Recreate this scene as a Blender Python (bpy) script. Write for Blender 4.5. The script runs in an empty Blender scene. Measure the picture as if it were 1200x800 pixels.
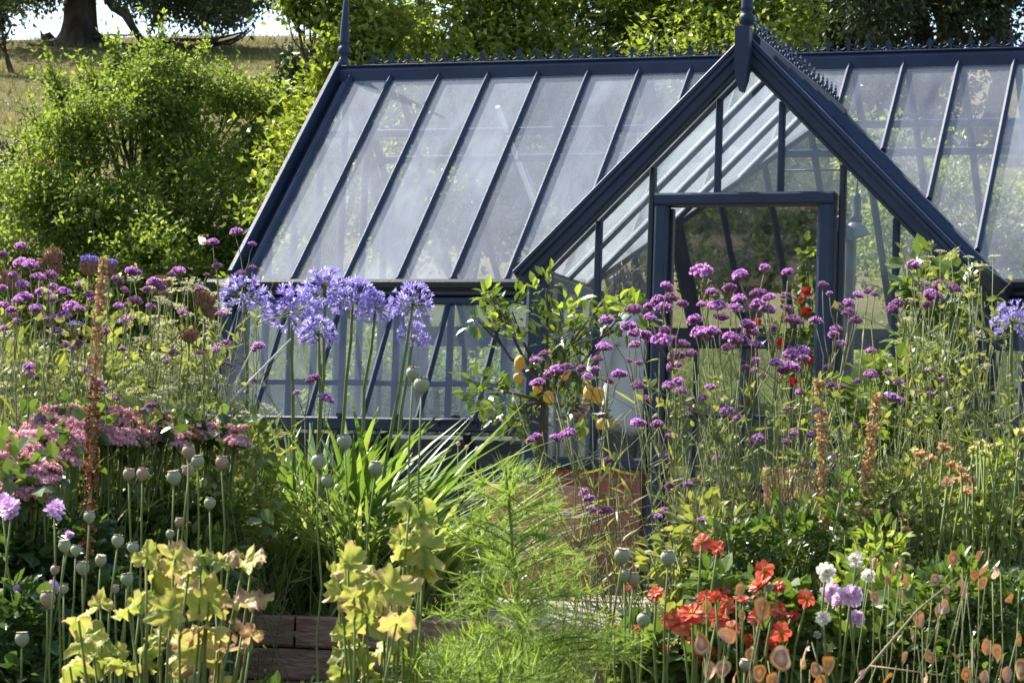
import bpy, math, random
import numpy as np
from mathutils import Matrix, Vector

random.seed(11)
R = np.random.default_rng(11)
PI = math.pi
SC = bpy.context.scene
COL = SC.collection

# ------------------------------------------------------------------ camera frame (metres, greenhouse axes: x along ridge, y away, z up)
F = 3176.8 / 1200.0
YAW, PITCH, ROLL = 0.3254, 0.0782, 0.0336
CAM = np.array([3.5245, -14.3412, -0.2028])
FH = np.array([-math.sin(YAW), math.cos(YAW), 0.0])
RH = np.array([math.cos(YAW), math.sin(YAW), 0.0])
FW = np.array([FH[0] * math.cos(PITCH), FH[1] * math.cos(PITCH), math.sin(PITCH)])
UP0 = np.cross(RH, FW)
RT = math.cos(ROLL) * RH + math.sin(ROLL) * UP0
UPV = -math.sin(ROLL) * RH + math.cos(ROLL) * UP0


def W(u, v, t):
    """world point seen at photo position (u, v) at a distance of t metres"""
    return CAM + t * (FW + RT * ((u - 600.0) / 3176.8) - UPV * ((v - 400.0) / 3176.8))


def st(p):
    d = np.asarray(p) - CAM
    return d @ RH, d @ FH


def smooth(a, b, x):
    k = np.clip((x - a) / (b - a), 0, 1)
    return k * k * (3 - 2 * k)


WALL_T = 8.9


def ground(p):
    s, t = st(p)
    return ground_st(s, t)


def ground_st(s, t):
    s = np.asarray(s, float); t = np.asarray(t, float)
    low = -1.18 - 0.55 * smooth(6.0, 2.5, t)
    ter = np.where(t > WALL_T + 0.05, -0.43, low)
    x = np.clip(t - 20.2, 0, 68)
    hill = 0.252 * (np.sqrt(x * x + 2.2) - 1.483)
    hill = np.where(t > 20.2, hill, 0)
    over = np.clip(t - 88, 0, None)
    hill = hill - 0.0006 * np.minimum(over, 60) ** 2 - 0.072 * np.clip(over - 60, 0, None) * (over > 60)
    bump = 0.35 * np.sin(s * 0.11 + 1.3) * np.sin(t * 0.17) + 0.16 * np.sin(s * 0.31 + t * .12) * np.sin(t * 0.43 + 1) + .05 * np.sin(t * 1.9 + .6 * np.sin(s * .5))
    return ter + hill + bump * smooth(24, 45, t)


# ------------------------------------------------------------------ mesh builder
class MB:
    def __init__(s):
        s.v = []; s.f = []; s.m = []; s.sm = []; s.n = 0

    def add(s, V, faces, mat=0, sm=False):
        V = np.asarray(V, float).reshape(-1, 3)
        o = s.n; s.v.append(V); s.n += len(V)
        groups = {}
        for f in faces: groups.setdefault(len(f), []).append(f)
        for k, g in groups.items(): s._addf(np.asarray(g, np.int32) + o, mat, sm)

    def _addf(s, A, mat, sm):
        s.f.append(A); s.m.append(np.full(len(A), mat, np.int32)); s.sm.append(np.full(len(A), sm, bool))

    def inst(s, T, Rm, P, mat=0, sm=False):
        """many copies of a template: T=(verts, faces[, mat per face]); Rm (m,3,3); P (m,3)"""
        V, faces = T[0], T[1]
        m = len(P)
        if m == 0: return
        X = np.einsum('mij,nj->mni', Rm, V) + P[:, None, :]
        o = s.n; n = len(V)
        s.v.append(X.reshape(-1, 3)); s.n += m * n
        off = (np.arange(m) * n)[:, None, None] + o
        groups = {}
        for i, f in enumerate(faces):
            mm = T[2][i] if len(T) > 2 else mat
            groups.setdefault((len(f), mm), []).append(f)
        for (k, mm), g in groups.items():
            A = np.asarray(g, np.int32)[None] + off
            s._addf(A.reshape(-1, k), mm, sm)

    def box(s, a, b, mat=0):
        x0, y0, z0 = a; x1, y1, z1 = b
        V = [(x0, y0, z0), (x1, y0, z0), (x1, y1, z0), (x0, y1, z0), (x0, y0, z1), (x1, y0, z1), (x1, y1, z1), (x0, y1, z1)]
        s.add(V, [(0, 3, 2, 1), (4, 5, 6, 7), (0, 1, 5, 4), (1, 2, 6, 5), (2, 3, 7, 6), (3, 0, 4, 7)], mat)

    def beam(s, p, q, side, w, h, mat=0, bev=0.18):
        """bar from p to q; w along side, h along the third axis, chamfered section"""
        p = np.asarray(p, float); q = np.asarray(q, float)
        d = q - p; d = d / np.linalg.norm(d)
        sd = np.asarray(side, float); sd = sd - d * (sd @ d); sd /= np.linalg.norm(sd)
        n = np.cross(d, sd)
        b = min(w, h) * bev
        sec = [(-w / 2 + b, -h / 2), (w / 2 - b, -h / 2), (w / 2, -h / 2 + b), (w / 2, h / 2 - b), (w / 2 - b, h / 2), (-w / 2 + b, h / 2), (-w / 2, h / 2 - b), (-w / 2, -h / 2 + b)]
        V = [p + sd * a + n * c for a, c in sec] + [q + sd * a + n * c for a, c in sec]
        fs = [(i, (i + 1) % 8, 8 + (i + 1) % 8, 8 + i) for i in range(8)] + [tuple(range(7, -1, -1)), tuple(range(8, 16))]
        s.add(V, fs, mat)

    def prism(s, poly, axis_vec, mat=0):
        """polygon (list of 3-D points) pushed along a vector"""
        P = np.asarray(poly, float); n = len(P)
        V = np.vstack([P, P + np.asarray(axis_vec, float)])
        s.add(V, [tuple(range(n)), tuple(range(2 * n - 1, n - 1, -1))] + [(i, n + i, n + (i + 1) % n, (i + 1) % n) for i in range(n)], mat)

    def tube(s, pts, rad, k=5, mat=0, cap=True):
        P = np.asarray(pts, float); n = len(P)
        r = np.broadcast_to(np.asarray(rad, float), (n,))
        d = np.gradient(P, axis=0); d /= (np.linalg.norm(d, axis=1)[:, None] + 1e-9)
        a = np.array([1., 0, 0]) if abs(d[0][0]) < .8 else np.array([0, 1., 0])
        V = np.zeros((n, k, 3)); an = np.arange(k) * 2 * PI / k
        for i in range(n):
            a = a - d[i] * (a @ d[i]); a /= np.linalg.norm(a) + 1e-9
            b = np.cross(d[i], a)
            V[i] = P[i] + r[i] * (np.cos(an)[:, None] * a + np.sin(an)[:, None] * b)
        fs = [(i * k + j, i * k + (j + 1) % k, (i + 1) * k + (j + 1) % k, (i + 1) * k + j) for i in range(n - 1) for j in range(k)]
        if cap: fs += [tuple(range(k - 1, -1, -1)), tuple((n - 1) * k + j for j in range(k))]
        s.add(V.reshape(-1, 3), fs, mat, True)

    def lathe(s, prof, o=(0, 0, 0), k=14, mat=0, rot=None, lob=None):
        """prof: (r, z) pairs about the z axis"""
        an = np.arange(k) * 2 * PI / k
        V = []
        for r, z in prof:
            for j in range(k):
                rr = r * (1 + (lob * math.cos(an[j] * (k // 2)) if lob else 0))
                V.append((rr * math.cos(an[j]), rr * math.sin(an[j]), z))
        V = np.array(V)
        if rot is not None: V = V @ np.asarray(rot).T
        V = V + np.asarray(o, float)
        n = len(prof)
        fs = [(i * k + j, i * k + (j + 1) % k, (i + 1) * k + (j + 1) % k, (i + 1) * k + j) for i in range(n - 1) for j in range(k)]
        fs += [tuple(range(k - 1, -1, -1)), tuple((n - 1) * k + j for j in range(k))]
        s.add(V, fs, mat, True)

    def build(s, name, mats, parent=None, loc=None, attr=None):
        me = bpy.data.meshes.new(name)
        V = np.vstack(s.v)
        if loc is not None: V = V - np.asarray(loc, float)
        me.vertices.add(len(V)); me.vertices.foreach_set('co', V.astype(np.float32).ravel())
        tot = np.concatenate([np.full(len(a), a.shape[1], np.int32) for a in s.f])
        lo = np.concatenate([a.ravel() for a in s.f])
        me.loops.add(len(lo)); me.loops.foreach_set('vertex_index', lo.astype(np.int32))
        start = np.zeros(len(tot), np.int32); start[1:] = np.cumsum(tot)[:-1]
        me.polygons.add(len(tot)); me.polygons.foreach_set('loop_start', start)
        me.polygons.foreach_set('material_index', np.concatenate(s.m))
        me.polygons.foreach_set('use_smooth', np.concatenate(s.sm))
        for m in (mats if isinstance(mats, (list, tuple)) else [mats]): me.materials.append(m)
        if attr is not None:
            a = me.attributes.new('wear', 'FLOAT', 'POINT'); a.data.foreach_set('value', np.asarray(attr, np.float32))
        me.update(calc_edges=True); me.validate()
        return link(name, me, parent, loc)


def link(name, me, parent=None, loc=None, mtx=None):
    o = bpy.data.objects.new(name, me); COL.objects.link(o)
    if parent is not None:
        o.parent = parent
        pl = np.array(parent.get('_base', (0, 0, 0)), float)
    else: pl = np.zeros(3)
    if mtx is not None:
        o.matrix_local = Matrix.Translation(-Vector(pl)) @ mtx
    else:
        o.location = Vector(np.asarray(loc, float) - pl if loc is not None else -pl)
    return o


BASES = {}


def thing(name, label, cat, base=(0, 0, 0), group=None):
    o = bpy.data.objects.new(name, None); COL.objects.link(o)
    o.empty_display_size = .05
    o.location = Vector([float(c) for c in base])
    o['_base'] = [float(c) for c in base]
    return tag(o, label, cat, group)


def tag(o, label, cat=None, group=None, kind=None):
    o['label'] = label
    if cat: o['category'] = cat
    if group: o['group'] = group
    if kind: o['kind'] = kind
    return o


def unit(a):
    a = np.asarray(a, float)
    return a / (np.linalg.norm(a, axis=-1, keepdims=True) + 1e-9)


def frames(d, up, scale=1.0):
    y = unit(d); z = up - y * np.sum(up * y, -1, keepdims=True); z = unit(z)
    x = np.cross(y, z)
    sc = np.broadcast_to(np.asarray(scale, float), (len(y),))[:, None, None]
    return np.stack([x, y, z], -1) * sc


def rdir(n):
    return unit(R.normal(size=(n, 3)))


def rotz_to(d):
    """rotation matrix taking +z to d"""
    d = unit(np.asarray(d, float)); a = np.array([1., 0, 0]) if abs(d[0]) < .9 else np.array([0, 1., 0])
    x = unit(np.cross(a, d)); y = np.cross(d, x)
    return np.stack([x, y, d], -1)


def curve(p, q, n=7, sag=0.0, side=None, wob=0.0):
    """curved path from p to q leaving p upward"""
    p = np.asarray(p, float); q = np.asarray(q, float)
    t = np.linspace(0, 1, n)[:, None]
    L = np.linalg.norm(q - p)
    m = p * .55 + q * .45 + np.array([0, 0, 1.]) * sag * L + (np.asarray(side) if side is not None else 0)
    P = (1 - t) ** 2 * p + 2 * t * (1 - t) * m + t ** 2 * q
    if wob: P[1:-1] += R.normal(size=(n - 2, 3)) * wob * L
    return P


# ------------------------------------------------------------------ materials
def nt(name):
    m = bpy.data.materials.new(name); m.use_nodes = True
    t = m.node_tree; t.nodes.clear()
    out = t.nodes.new('ShaderNodeOutputMaterial')
    return m, t, out


def N(t, typ, **kw):
    n = t.nodes.new(typ)
    for k, v in kw.items():
        if k.startswith('i_'): n.inputs[k[2:].replace('_', ' ')].default_value = v
        else: setattr(n, k, v)
    return n


def ramp(t, fac, stops):
    r = t.nodes.new('ShaderNodeValToRGB')
    e = r.color_ramp.elements
    while len(e) < len(stops): e.new(.5)
    for i, (p, c) in enumerate(stops): e[i].position = p; e[i].color = (*c, 1)
    t.links.new(fac, r.inputs[0])
    return r.outputs[0]


def noise(t, scale, detail=4, rough=.6, coord='Object', vec=None):
    n = t.nodes.new('ShaderNodeTexNoise'); n.inputs['Scale'].default_value = scale
    n.inputs['Detail'].default_value = detail; n.inputs['Roughness'].default_value = rough
    if vec is None:
        c = t.nodes.new('ShaderNodeTexCoord'); vec = c.outputs[coord]
    t.links.new(vec, n.inputs['Vector'])
    return n.outputs['Fac']


def leaf(name, cols, trans=.35, rough=.42, spec=.4, scale=None, tcol=None):
    """thin leaf or petal: each separate leaf takes its own tint between the given colours"""
    m, t, out = nt(name)
    g = t.nodes.new('ShaderNodeNewGeometry')
    k = len(cols)
    stops = [(i / max(1, k - 1), c) for i, c in enumerate(cols)]
    fac = g.outputs['Random Per Island']
    if scale:
        nz = noise(t, scale, 2)
        mx = N(t, 'ShaderNodeMath', operation='MULTIPLY_ADD'); t.links.new(nz, mx.inputs[0]); mx.inputs[1].default_value = .9; mx.inputs[2].default_value = -.45
        ad = N(t, 'ShaderNodeMath', operation='ADD', use_clamp=True); t.links.new(fac, ad.inputs[0]); t.links.new(mx.outputs[0], ad.inputs[1]); fac = ad.outputs[0]
    c = ramp(t, fac, stops)
    p = N(t, 'ShaderNodeBsdfPrincipled'); p.inputs['Roughness'].default_value = rough; p.inputs['Specular IOR Level'].default_value = spec
    t.links.new(c, p.inputs['Base Color'])
    tr = N(t, 'ShaderNodeBsdfTranslucent')
    hs = N(t, 'ShaderNodeMixRGB', blend_type='MULTIPLY'); hs.inputs[0].default_value = 1
    t.links.new(c, hs.inputs[1]); hs.inputs[2].default_value = (*(tcol or (1.35, 1.35, .6)), 1)
    t.links.new(hs.outputs[0], tr.inputs['Color'])
    mx = N(t, 'ShaderNodeMixShader'); mx.inputs[0].default_value = trans
    t.links.new(p.outputs[0], mx.inputs[1]); t.links.new(tr.outputs[0], mx.inputs[2]); t.links.new(mx.outputs[0], out.inputs[0])
    return m


def solid(name, cols, scale=8, rough=.6, spec=.4, bump=0.0, bscale=None, metallic=0, stretch=None):
    m, t, out = nt(name)
    vec = None
    if stretch:
        tc = t.nodes.new('ShaderNodeTexCoord'); mp = t.nodes.new('ShaderNodeMapping'); mp.inputs['Scale'].default_value = stretch
        t.links.new(tc.outputs['Object'], mp.inputs[0]); vec = mp.outputs[0]
    f = noise(t, scale, 6, .62, vec=vec)
    c = ramp(t, f, [(.3 + .4 * i / max(1, len(cols) - 1), x) for i, x in enumerate(cols)])
    p = N(t, 'ShaderNodeBsdfPrincipled'); p.inputs['Roughness'].default_value = rough; p.inputs['Specular IOR Level'].default_value = spec; p.inputs['Metallic'].default_value = metallic
    t.links.new(c, p.inputs['Base Color'])
    if bump:
        b = N(t, 'ShaderNodeBump'); b.inputs['Strength'].default_value = bump; b.inputs['Distance'].default_value = .02
        t.links.new(noise(t, bscale or scale * 3, 6, .65, vec=vec), b.inputs['Height']); t.links.new(b.outputs[0], p.inputs['Normal'])
    t.links.new(p.outputs[0], out.inputs[0])
    return m


M = {}
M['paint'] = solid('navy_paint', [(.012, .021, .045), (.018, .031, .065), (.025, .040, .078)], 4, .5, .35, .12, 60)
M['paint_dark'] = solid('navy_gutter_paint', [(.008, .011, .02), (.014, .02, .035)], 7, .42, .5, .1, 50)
M['soil'] = solid('soil', [(.03, .022, .014), (.07, .05, .03), (.10, .075, .05)], 14, .95, .1, .9, 50)
M['stem'] = solid('stem_green', [(.11, .15, .035), (.20, .23, .07)], 20, .65, .15)
M['stem_grey'] = solid('stem_grey_green', [(.12, .14, .05), (.25, .25, .11)], 20, .7, .15)
M['stem_dry'] = solid('stem_dry', [(.22, .15, .07), (.42, .32, .19)], 20, .7, .2)
M['stem_pale'] = solid('stem_pale', [(.5, .44, .32), (.68, .62, .5)], 20, .6, .3)
M['bark'] = solid('bark', [(.03, .024, .018), (.075, .06, .045), (.14, .115, .09)], 3, .9, .15, 1.0, 9, stretch=(1, 1, .35))
M['twig'] = solid('twig_bark', [(.05, .04, .028), (.11, .09, .06)], 9, .85, .2)
M['terracotta'] = solid('terracotta', [(.22, .095, .055), (.33, .16, .095), (.42, .25, .17)], 6, .8, .2, .25, 40)
M['skin'] = solid('skin', [(.42, .22, .14), (.52, .29, .2)], 10, .5, .4)
M['shirt'] = solid('white_cotton', [(.70, .71, .74), (.82, .82, .83)], 4, .85, .15, .6, 9)
M['trouser'] = solid('dark_cotton', [(.05, .055, .07), (.09, .09, .11)], 6, .9, .1, .4, 12)
M['hair'] = solid('brown_hair', [(.03, .018, .01), (.08, .05, .03)], 30, .5, .4)
M['timber'] = solid('weathered_timber', [(.25, .125, .085), (.46, .26, .185), (.60, .41, .31)], 5, .85, .2, .8, 16, stretch=(1, 5, 9))
M['timber_grey'] = solid('grey_timber', [(.22, .17, .12), (.36, .29, .22), (.47, .4, .32)], 5, .85, .2, .7, 18, stretch=(1, 6, 6))
M['grey_glass'] = solid('grey_enamel', [(.09, .10, .12), (.16, .18, .2)], 5, .25, .6)
M['white_metal'] = solid('white_enamel', [(.7, .71, .72), (.82, .82, .82)], 5, .25, .6)
M['lemon'] = solid('lemon_skin', [(.50, .42, .04), (.74, .36, .025), (.80, .46, .05)], 22, .42, .5, .8, 160)
M['pod_green'] = solid('poppy_pod', [(.20, .25, .15), (.30, .34, .21), (.36, .33, .22)], 40, .6, .25)
M['pod_brown'] = solid('poppy_pod_ripe', [(.24, .17, .12), (.36, .26, .18), (.40, .31, .23)], 40, .65, .25)
M['pod_cap'] = solid('poppy_cap', [(.38, .27, .16), (.56, .42, .27)], 40, .7, .2)
M['cardoon'] = leaf('cardoon_scales', [(.16, .09, .055), (.27, .16, .10), (.33, .23, .15)], .15, .7, .15, tcol=(1.2, 1, .8))
M['cardoon_blue'] = leaf('cardoon_tuft', [(.30, .22, .58), (.46, .36, .78)], .3, .6, .2, tcol=(1.2, 1.1, 1.3))
M['spike'] = leaf('dried_capsules', [(.44, .28, .11), (.62, .45, .21), (.74, .60, .36)], .35, .6, .2, tcol=(1.3, 1.05, .7))
M['spike_rust'] = leaf('rust_capsules', [(.20, .075, .03), (.34, .14, .05), (.44, .22, .09)], .3, .6, .2, tcol=(1.3, 1.0, .7))
M['verb'] = leaf('verbena_petals', [(.36, .14, .38), (.60, .30, .62), (.74, .45, .74), (.84, .64, .84)], .42, .6, .15, tcol=(1.25, .9, 1.25))
M['verb_dark'] = leaf('verbena_calyx', [(.20, .07, .19), (.34, .15, .32)], .2, .6, .15, tcol=(1.2, .9, 1.2))
M['verb_old'] = leaf('verbena_fading', [(.24, .09, .20), (.38, .17, .36), (.50, .30, .46), (.30, .20, .16)], .35, .6, .15, tcol=(1.2, .95, 1.1))
M['aga'] = leaf('agapanthus_petals', [(.28, .20, .52), (.42, .34, .68), (.64, .58, .84)], .4, .5, .2, tcol=(1.1, 1.1, 1.25))
M['sedum'] = leaf('sedum_florets', [(.58, .30, .36), (.76, .50, .55), (.84, .68, .69)], .42, .6, .2, tcol=(1.3, 1.0, 1.0))
M['umbel'] = leaf('umbel_florets', [(.54, .55, .30), (.70, .69, .45), (.80, .78, .62)], .35, .6, .2, tcol=(1.2, 1.15, .8))
M['red'] = leaf('dahlia_red_petals', [(.46, .045, .025), (.62, .11, .05), (.73, .20, .11), (.78, .36, .27)], .35, .5, .25, tcol=(1.3, .9, .8))
M['white'] = leaf('dahlia_white_petals', [(.74, .72, .60), (.82, .80, .74)], .35, .5, .25, tcol=(1.15, 1.1, .95))
M['pink'] = leaf('dahlia_pink_petals', [(.66, .42, .58), (.78, .62, .74), (.82, .74, .80)], .35, .5, .25, tcol=(1.2, 1.0, 1.1))
M['mauve'] = leaf('dahlia_mauve_petals', [(.58, .38, .60), (.72, .54, .73), (.82, .71, .83)], .35, .5, .25, tcol=(1.2, 1.0, 1.2))
M['disc'] = solid('flower_disc', [(.45, .18, .02), (.75, .45, .04)], 120, .8, .1)
M['geranium'] = leaf('geranium_petals', [(.55, .02, .015), (.75, .05, .03)], .3, .5, .2, tcol=(1.3, .9, .8))
M['peach'] = leaf('peach_petals', [(.52, .30, .16), (.66, .46, .28), (.70, .60, .36)], .35, .6, .2, tcol=(1.2, 1.0, .8))
M['paleyellow'] = leaf('pale_yellow_petals', [(.58, .58, .24), (.70, .68, .40)], .4, .6, .2, tcol=(1.2, 1.15, .7))
M['pod'] = leaf('papery_pod', [(.50, .34, .16), (.64, .50, .22), (.70, .60, .30), (.50, .32, .32), (.74, .62, .52)], .4, .55, .3, tcol=(1.3, 1.1, .6))
M['pod_rim'] = leaf('pod_rim', [(.36, .20, .06), (.56, .36, .10)], .3, .6, .2)
M['pod_mid'] = leaf('pod_inner', [(.38, .22, .10), (.50, .32, .14), (.46, .28, .20)], .4, .6, .2)
M['seed'] = solid('seed', [(.20, .10, .05), (.30, .16, .08)], 30, .7, .2)
M['wing'] = leaf('butterfly_wing', [(.78, .78, .68), (.82, .82, .76)], .4, .6, .2, tcol=(1.1, 1.1, 1))

M['lf_bush'] = leaf('bush_leaf', [(.10, .15, .035), (.18, .24, .055), (.28, .33, .085)], .56, .5, .25, scale=.9)
M['lf_plum'] = leaf('plum_leaf', [(.11, .15, .025), (.20, .25, .04), (.33, .37, .085)], .5, .4, .4, scale=.7)
M['lf_dark'] = leaf('evergreen_leaf', [(.018, .034, .016), (.034, .055, .024), (.055, .075, .03)], .2, .5, .3, scale=.5)
M['lf_oak'] = leaf('oak_leaf', [(.045, .065, .026), (.075, .10, .038), (.12, .14, .055)], .3, .5, .3, scale=.4)
M['lf_lemon'] = leaf('lemon_leaf', [(.06, .10, .02), (.10, .16, .03), (.21, .26, .045)], .36, .28, .6)
M['lf_lemon_new'] = leaf('lemon_new_leaf', [(.20, .28, .05), (.32, .40, .08)], .4, .35, .5)
M['lf_bed'] = leaf('bed_leaf', [(.05, .09, .02), (.09, .15, .03), (.17, .23, .06)], .38, .35, .5)
M['lf_dahlia'] = leaf('dahlia_leaf', [(.035, .07, .026), (.06, .11, .034), (.11, .17, .05)], .32, .3, .5)
M['lf_big'] = leaf('broad_leaf', [(.07, .12, .025), (.11, .17, .035), (.17, .23, .05)], .35, .35, .5)
M['lf_lime'] = leaf('lime_leaf', [(.17, .24, .04), (.27, .34, .06), (.40, .44, .11)], .4, .45, .35)
M['lf_strap'] = leaf('strap_leaf', [(.08, .15, .03), (.14, .23, .05), (.25, .33, .09)], .38, .3, .55)
M['lf_iris'] = leaf('iris_leaf', [(.13, .19, .06), (.24, .31, .10), (.40, .44, .21)], .48, .4, .5)
M['lf_grey'] = leaf('grey_leaf', [(.13, .165, .045), (.22, .25, .075), (.34, .35, .13)], .38, .5, .3)
M['lf_feather'] = leaf('feathery_leaf', [(.14, .23, .04), (.24, .35, .075), (.37, .46, .15)], .52, .45, .35)
M['lf_dry'] = leaf('dry_leaf', [(.30, .22, .10), (.46, .36, .20), (.62, .52, .36)], .35, .6, .2)
M['pedicel'] = M['stem']


def yellow_leaf(name):
    m, t, out = nt(name)
    a = N(t, 'ShaderNodeAttribute'); a.attribute_name = 'wear'
    nz = noise(t, 22, 5, .65)
    ad = N(t, 'ShaderNodeMath', operation='MULTIPLY_ADD'); t.links.new(nz, ad.inputs[0]); ad.inputs[1].default_value = 1.1; ad.inputs[2].default_value = -.55
    s2 = N(t, 'ShaderNodeMath', operation='ADD', use_clamp=True); t.links.new(a.outputs['Fac'], s2.inputs[0]); t.links.new(ad.outputs[0], s2.inputs[1])
    c = ramp(t, s2.outputs[0], [(.0, (.22, .31, .055)), (.35, (.43, .45, .075)), (.62, (.56, .50, .13)), (.80, (.52, .36, .16)), (.95, (.36, .21, .11))])
    p = N(t, 'ShaderNodeBsdfPrincipled'); p.inputs['Roughness'].default_value = .5; p.inputs['Specular IOR Level'].default_value = .3
    t.links.new(c, p.inputs['Base Color'])
    b = N(t, 'ShaderNodeBump'); b.inputs['Strength'].default_value = .5; b.inputs['Distance'].default_value = .01
    t.links.new(noise(t, 45, 3), b.inputs['Height']); t.links.new(b.outputs[0], p.inputs['Normal'])
    tr = N(t, 'ShaderNodeBsdfTranslucent'); t.links.new(c, tr.inputs['Color'])
    mx = N(t, 'ShaderNodeMixShader'); mx.inputs[0].default_value = .42
    t.links.new(p.outputs[0], mx.inputs[1]); t.links.new(tr.outputs[0], mx.inputs[2]); t.links.new(mx.outputs[0], out.inputs[0])
    return m


M['yellow'] = yellow_leaf('yellowing_leaf')


def glass(name, lo, hi, refl=.07, streak=(2.6, .8, .8)):
    """single glazing with a film of dust and dried rain streaks"""
    m, t, out = nt(name)
    lw = N(t, 'ShaderNodeLayerWeight'); lw.inputs['Blend'].default_value = .5
    pw = N(t, 'ShaderNodeMath', operation='POWER'); t.links.new(lw.outputs['Facing'], pw.inputs[0]); pw.inputs[1].default_value = 4.5
    fr = N(t, 'ShaderNodeMath', operation='MULTIPLY_ADD', use_clamp=True); t.links.new(pw.outputs[0], fr.inputs[0]); fr.inputs[1].default_value = .85; fr.inputs[2].default_value = refl
    tr = N(t, 'ShaderNodeBsdfTransparent'); tr.inputs['Color'].default_value = (.90, .93, .93, 1)
    gl = N(t, 'ShaderNodeBsdfGlossy'); gl.inputs['Roughness'].default_value = .04; gl.inputs['Color'].default_value = (.95, .97, 1, 1)
    m1 = N(t, 'ShaderNodeMixShader'); t.links.new(fr.outputs[0], m1.inputs[0]); t.links.new(tr.outputs[0], m1.inputs[1]); t.links.new(gl.outputs[0], m1.inputs[2])
    df = N(t, 'ShaderNodeBsdfDiffuse'); df.inputs['Color'].default_value = (.80, .85, .94, 1)
    tl = N(t, 'ShaderNodeBsdfTranslucent'); tl.inputs['Color'].default_value = (.80, .85, .94, 1)
    m2 = N(t, 'ShaderNodeMixShader'); m2.inputs[0].default_value = .36; t.links.new(df.outputs[0], m2.inputs[1]); t.links.new(tl.outputs[0], m2.inputs[2])
    tc = t.nodes.new('ShaderNodeTexCoord'); mp = t.nodes.new('ShaderNodeMapping'); mp.inputs['Scale'].default_value = streak
    t.links.new(tc.outputs['Object'], mp.inputs[0])
    n1 = noise(t, 2.2, 6, .65, vec=mp.outputs[0]); n2 = noise(t, 1.1, 3, .5)
    n3 = noise(t, 55, 2, .5)
    a = N(t, 'ShaderNodeMath', operation='MULTIPLY'); t.links.new(n1, a.inputs[0]); t.links.new(n2, a.inputs[1])
    r = N(t, 'ShaderNodeMapRange'); t.links.new(a.outputs[0], r.inputs['Value']); r.inputs['From Min'].default_value = .12; r.inputs['From Max'].default_value = .42
    r.inputs['To Min'].default_value = lo; r.inputs['To Max'].default_value = hi
    sx = N(t, 'ShaderNodeSeparateXYZ'); t.links.new(tc.outputs['Object'], sx.inputs[0])
    fl = N(t, 'ShaderNodeMath', operation='MULTIPLY_ADD'); t.links.new(sx.outputs[0], fl.inputs[0]); fl.inputs[1].default_value = 1 / .3528; fl.inputs[2].default_value = 10.0
    fo = N(t, 'ShaderNodeMath', operation='FLOOR'); t.links.new(fl.outputs[0], fo.inputs[0])
    wn = N(t, 'ShaderNodeTexWhiteNoise', noise_dimensions='1D'); t.links.new(fo.outputs[0], wn.inputs['W'])
    pv = N(t, 'ShaderNodeMath', operation='MULTIPLY_ADD'); t.links.new(wn.outputs[0], pv.inputs[0]); pv.inputs[1].default_value = .7; pv.inputs[2].default_value = .6  # film strength per pane stands in for their differing reflections
    rp = N(t, 'ShaderNodeMath', operation='MULTIPLY'); t.links.new(r.outputs[0], rp.inputs[0]); t.links.new(pv.outputs[0], rp.inputs[1]); r = rp
    sp = N(t, 'ShaderNodeMapRange'); t.links.new(n3, sp.inputs['Value']); sp.inputs['From Min'].default_value = .66; sp.inputs['From Max'].default_value = .8; sp.inputs['To Max'].default_value = hi * .4
    ad = N(t, 'ShaderNodeMath', operation='ADD', use_clamp=True); t.links.new(r.outputs[0], ad.inputs[0]); t.links.new(sp.outputs[0], ad.inputs[1])
    m3 = N(t, 'ShaderNodeMixShader'); t.links.new(ad.outputs[0], m3.inputs[0]); t.links.new(m1.outputs[0], m3.inputs[1]); t.links.new(m2.outputs[0], m3.inputs[2])
    t.links.new(m3.outputs[0], out.inputs[0])
    return m


M['glass_roof'] = glass('dusty_sheen_roof_glass', .13, .40, .14)  # heavier film: dust plus a pale sky reflection put into its colour
M['glass_roof_clear'] = glass('roof_glass_film', .08, .32, .10)
M['glass_back'] = glass('back_glass', .0, .045)
M['glass_wall'] = glass('wall_glass', .005, .08)


def brick():
    m, t, out = nt('red_brick')
    tc = t.nodes.new('ShaderNodeTexCoord'); sp = N(t, 'ShaderNodeSeparateXYZ'); t.links.new(tc.outputs['Object'], sp.inputs[0])
    ad = N(t, 'ShaderNodeMath', operation='ADD'); t.links.new(sp.outputs[0], ad.inputs[0]); t.links.new(sp.outputs[1], ad.inputs[1])
    cb = N(t, 'ShaderNodeCombineXYZ'); t.links.new(ad.outputs[0], cb.inputs[0]); t.links.new(sp.outputs[2], cb.inputs[1])
    b = N(t, 'ShaderNodeTexBrick'); t.links.new(cb.outputs[0], b.inputs['Vector'])
    for k, v in (('Scale', 1.0), ('Brick Width', .225), ('Row Height', .075), ('Mortar Size', .006), ('Bias', -.1)): b.inputs[k].default_value = v
    b.inputs['Color1'].default_value = (.20, .062, .04, 1); b.inputs['Color2'].default_value = (.30, .105, .065, 1); b.inputs['Mortar'].default_value = (.22, .14, .11, 1)
    mx = N(t, 'ShaderNodeMixRGB', blend_type='OVERLAY'); mx.inputs[0].default_value = .6
    t.links.new(b.outputs['Color'], mx.inputs[1]); t.links.new(ramp(t, noise(t, 12, 6), [(.3, (.3, .3, .3)), (.7, (.7, .68, .66))]), mx.inputs[2])
    p = N(t, 'ShaderNodeBsdfPrincipled'); p.inputs['Roughness'].default_value = .85
    t.links.new(mx.outputs[0], p.inputs['Base Color'])
    bp = N(t, 'ShaderNodeBump'); bp.inputs['Strength'].default_value = .6; bp.inputs['Distance'].default_value = .008; bp.invert = True
    t.links.new(b.outputs['Fac'], bp.inputs['Height']); t.links.new(bp.outputs[0], p.inputs['Normal'])
    t.links.new(p.outputs[0], out.inputs[0])
    return m


M['brick'] = brick()


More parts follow.
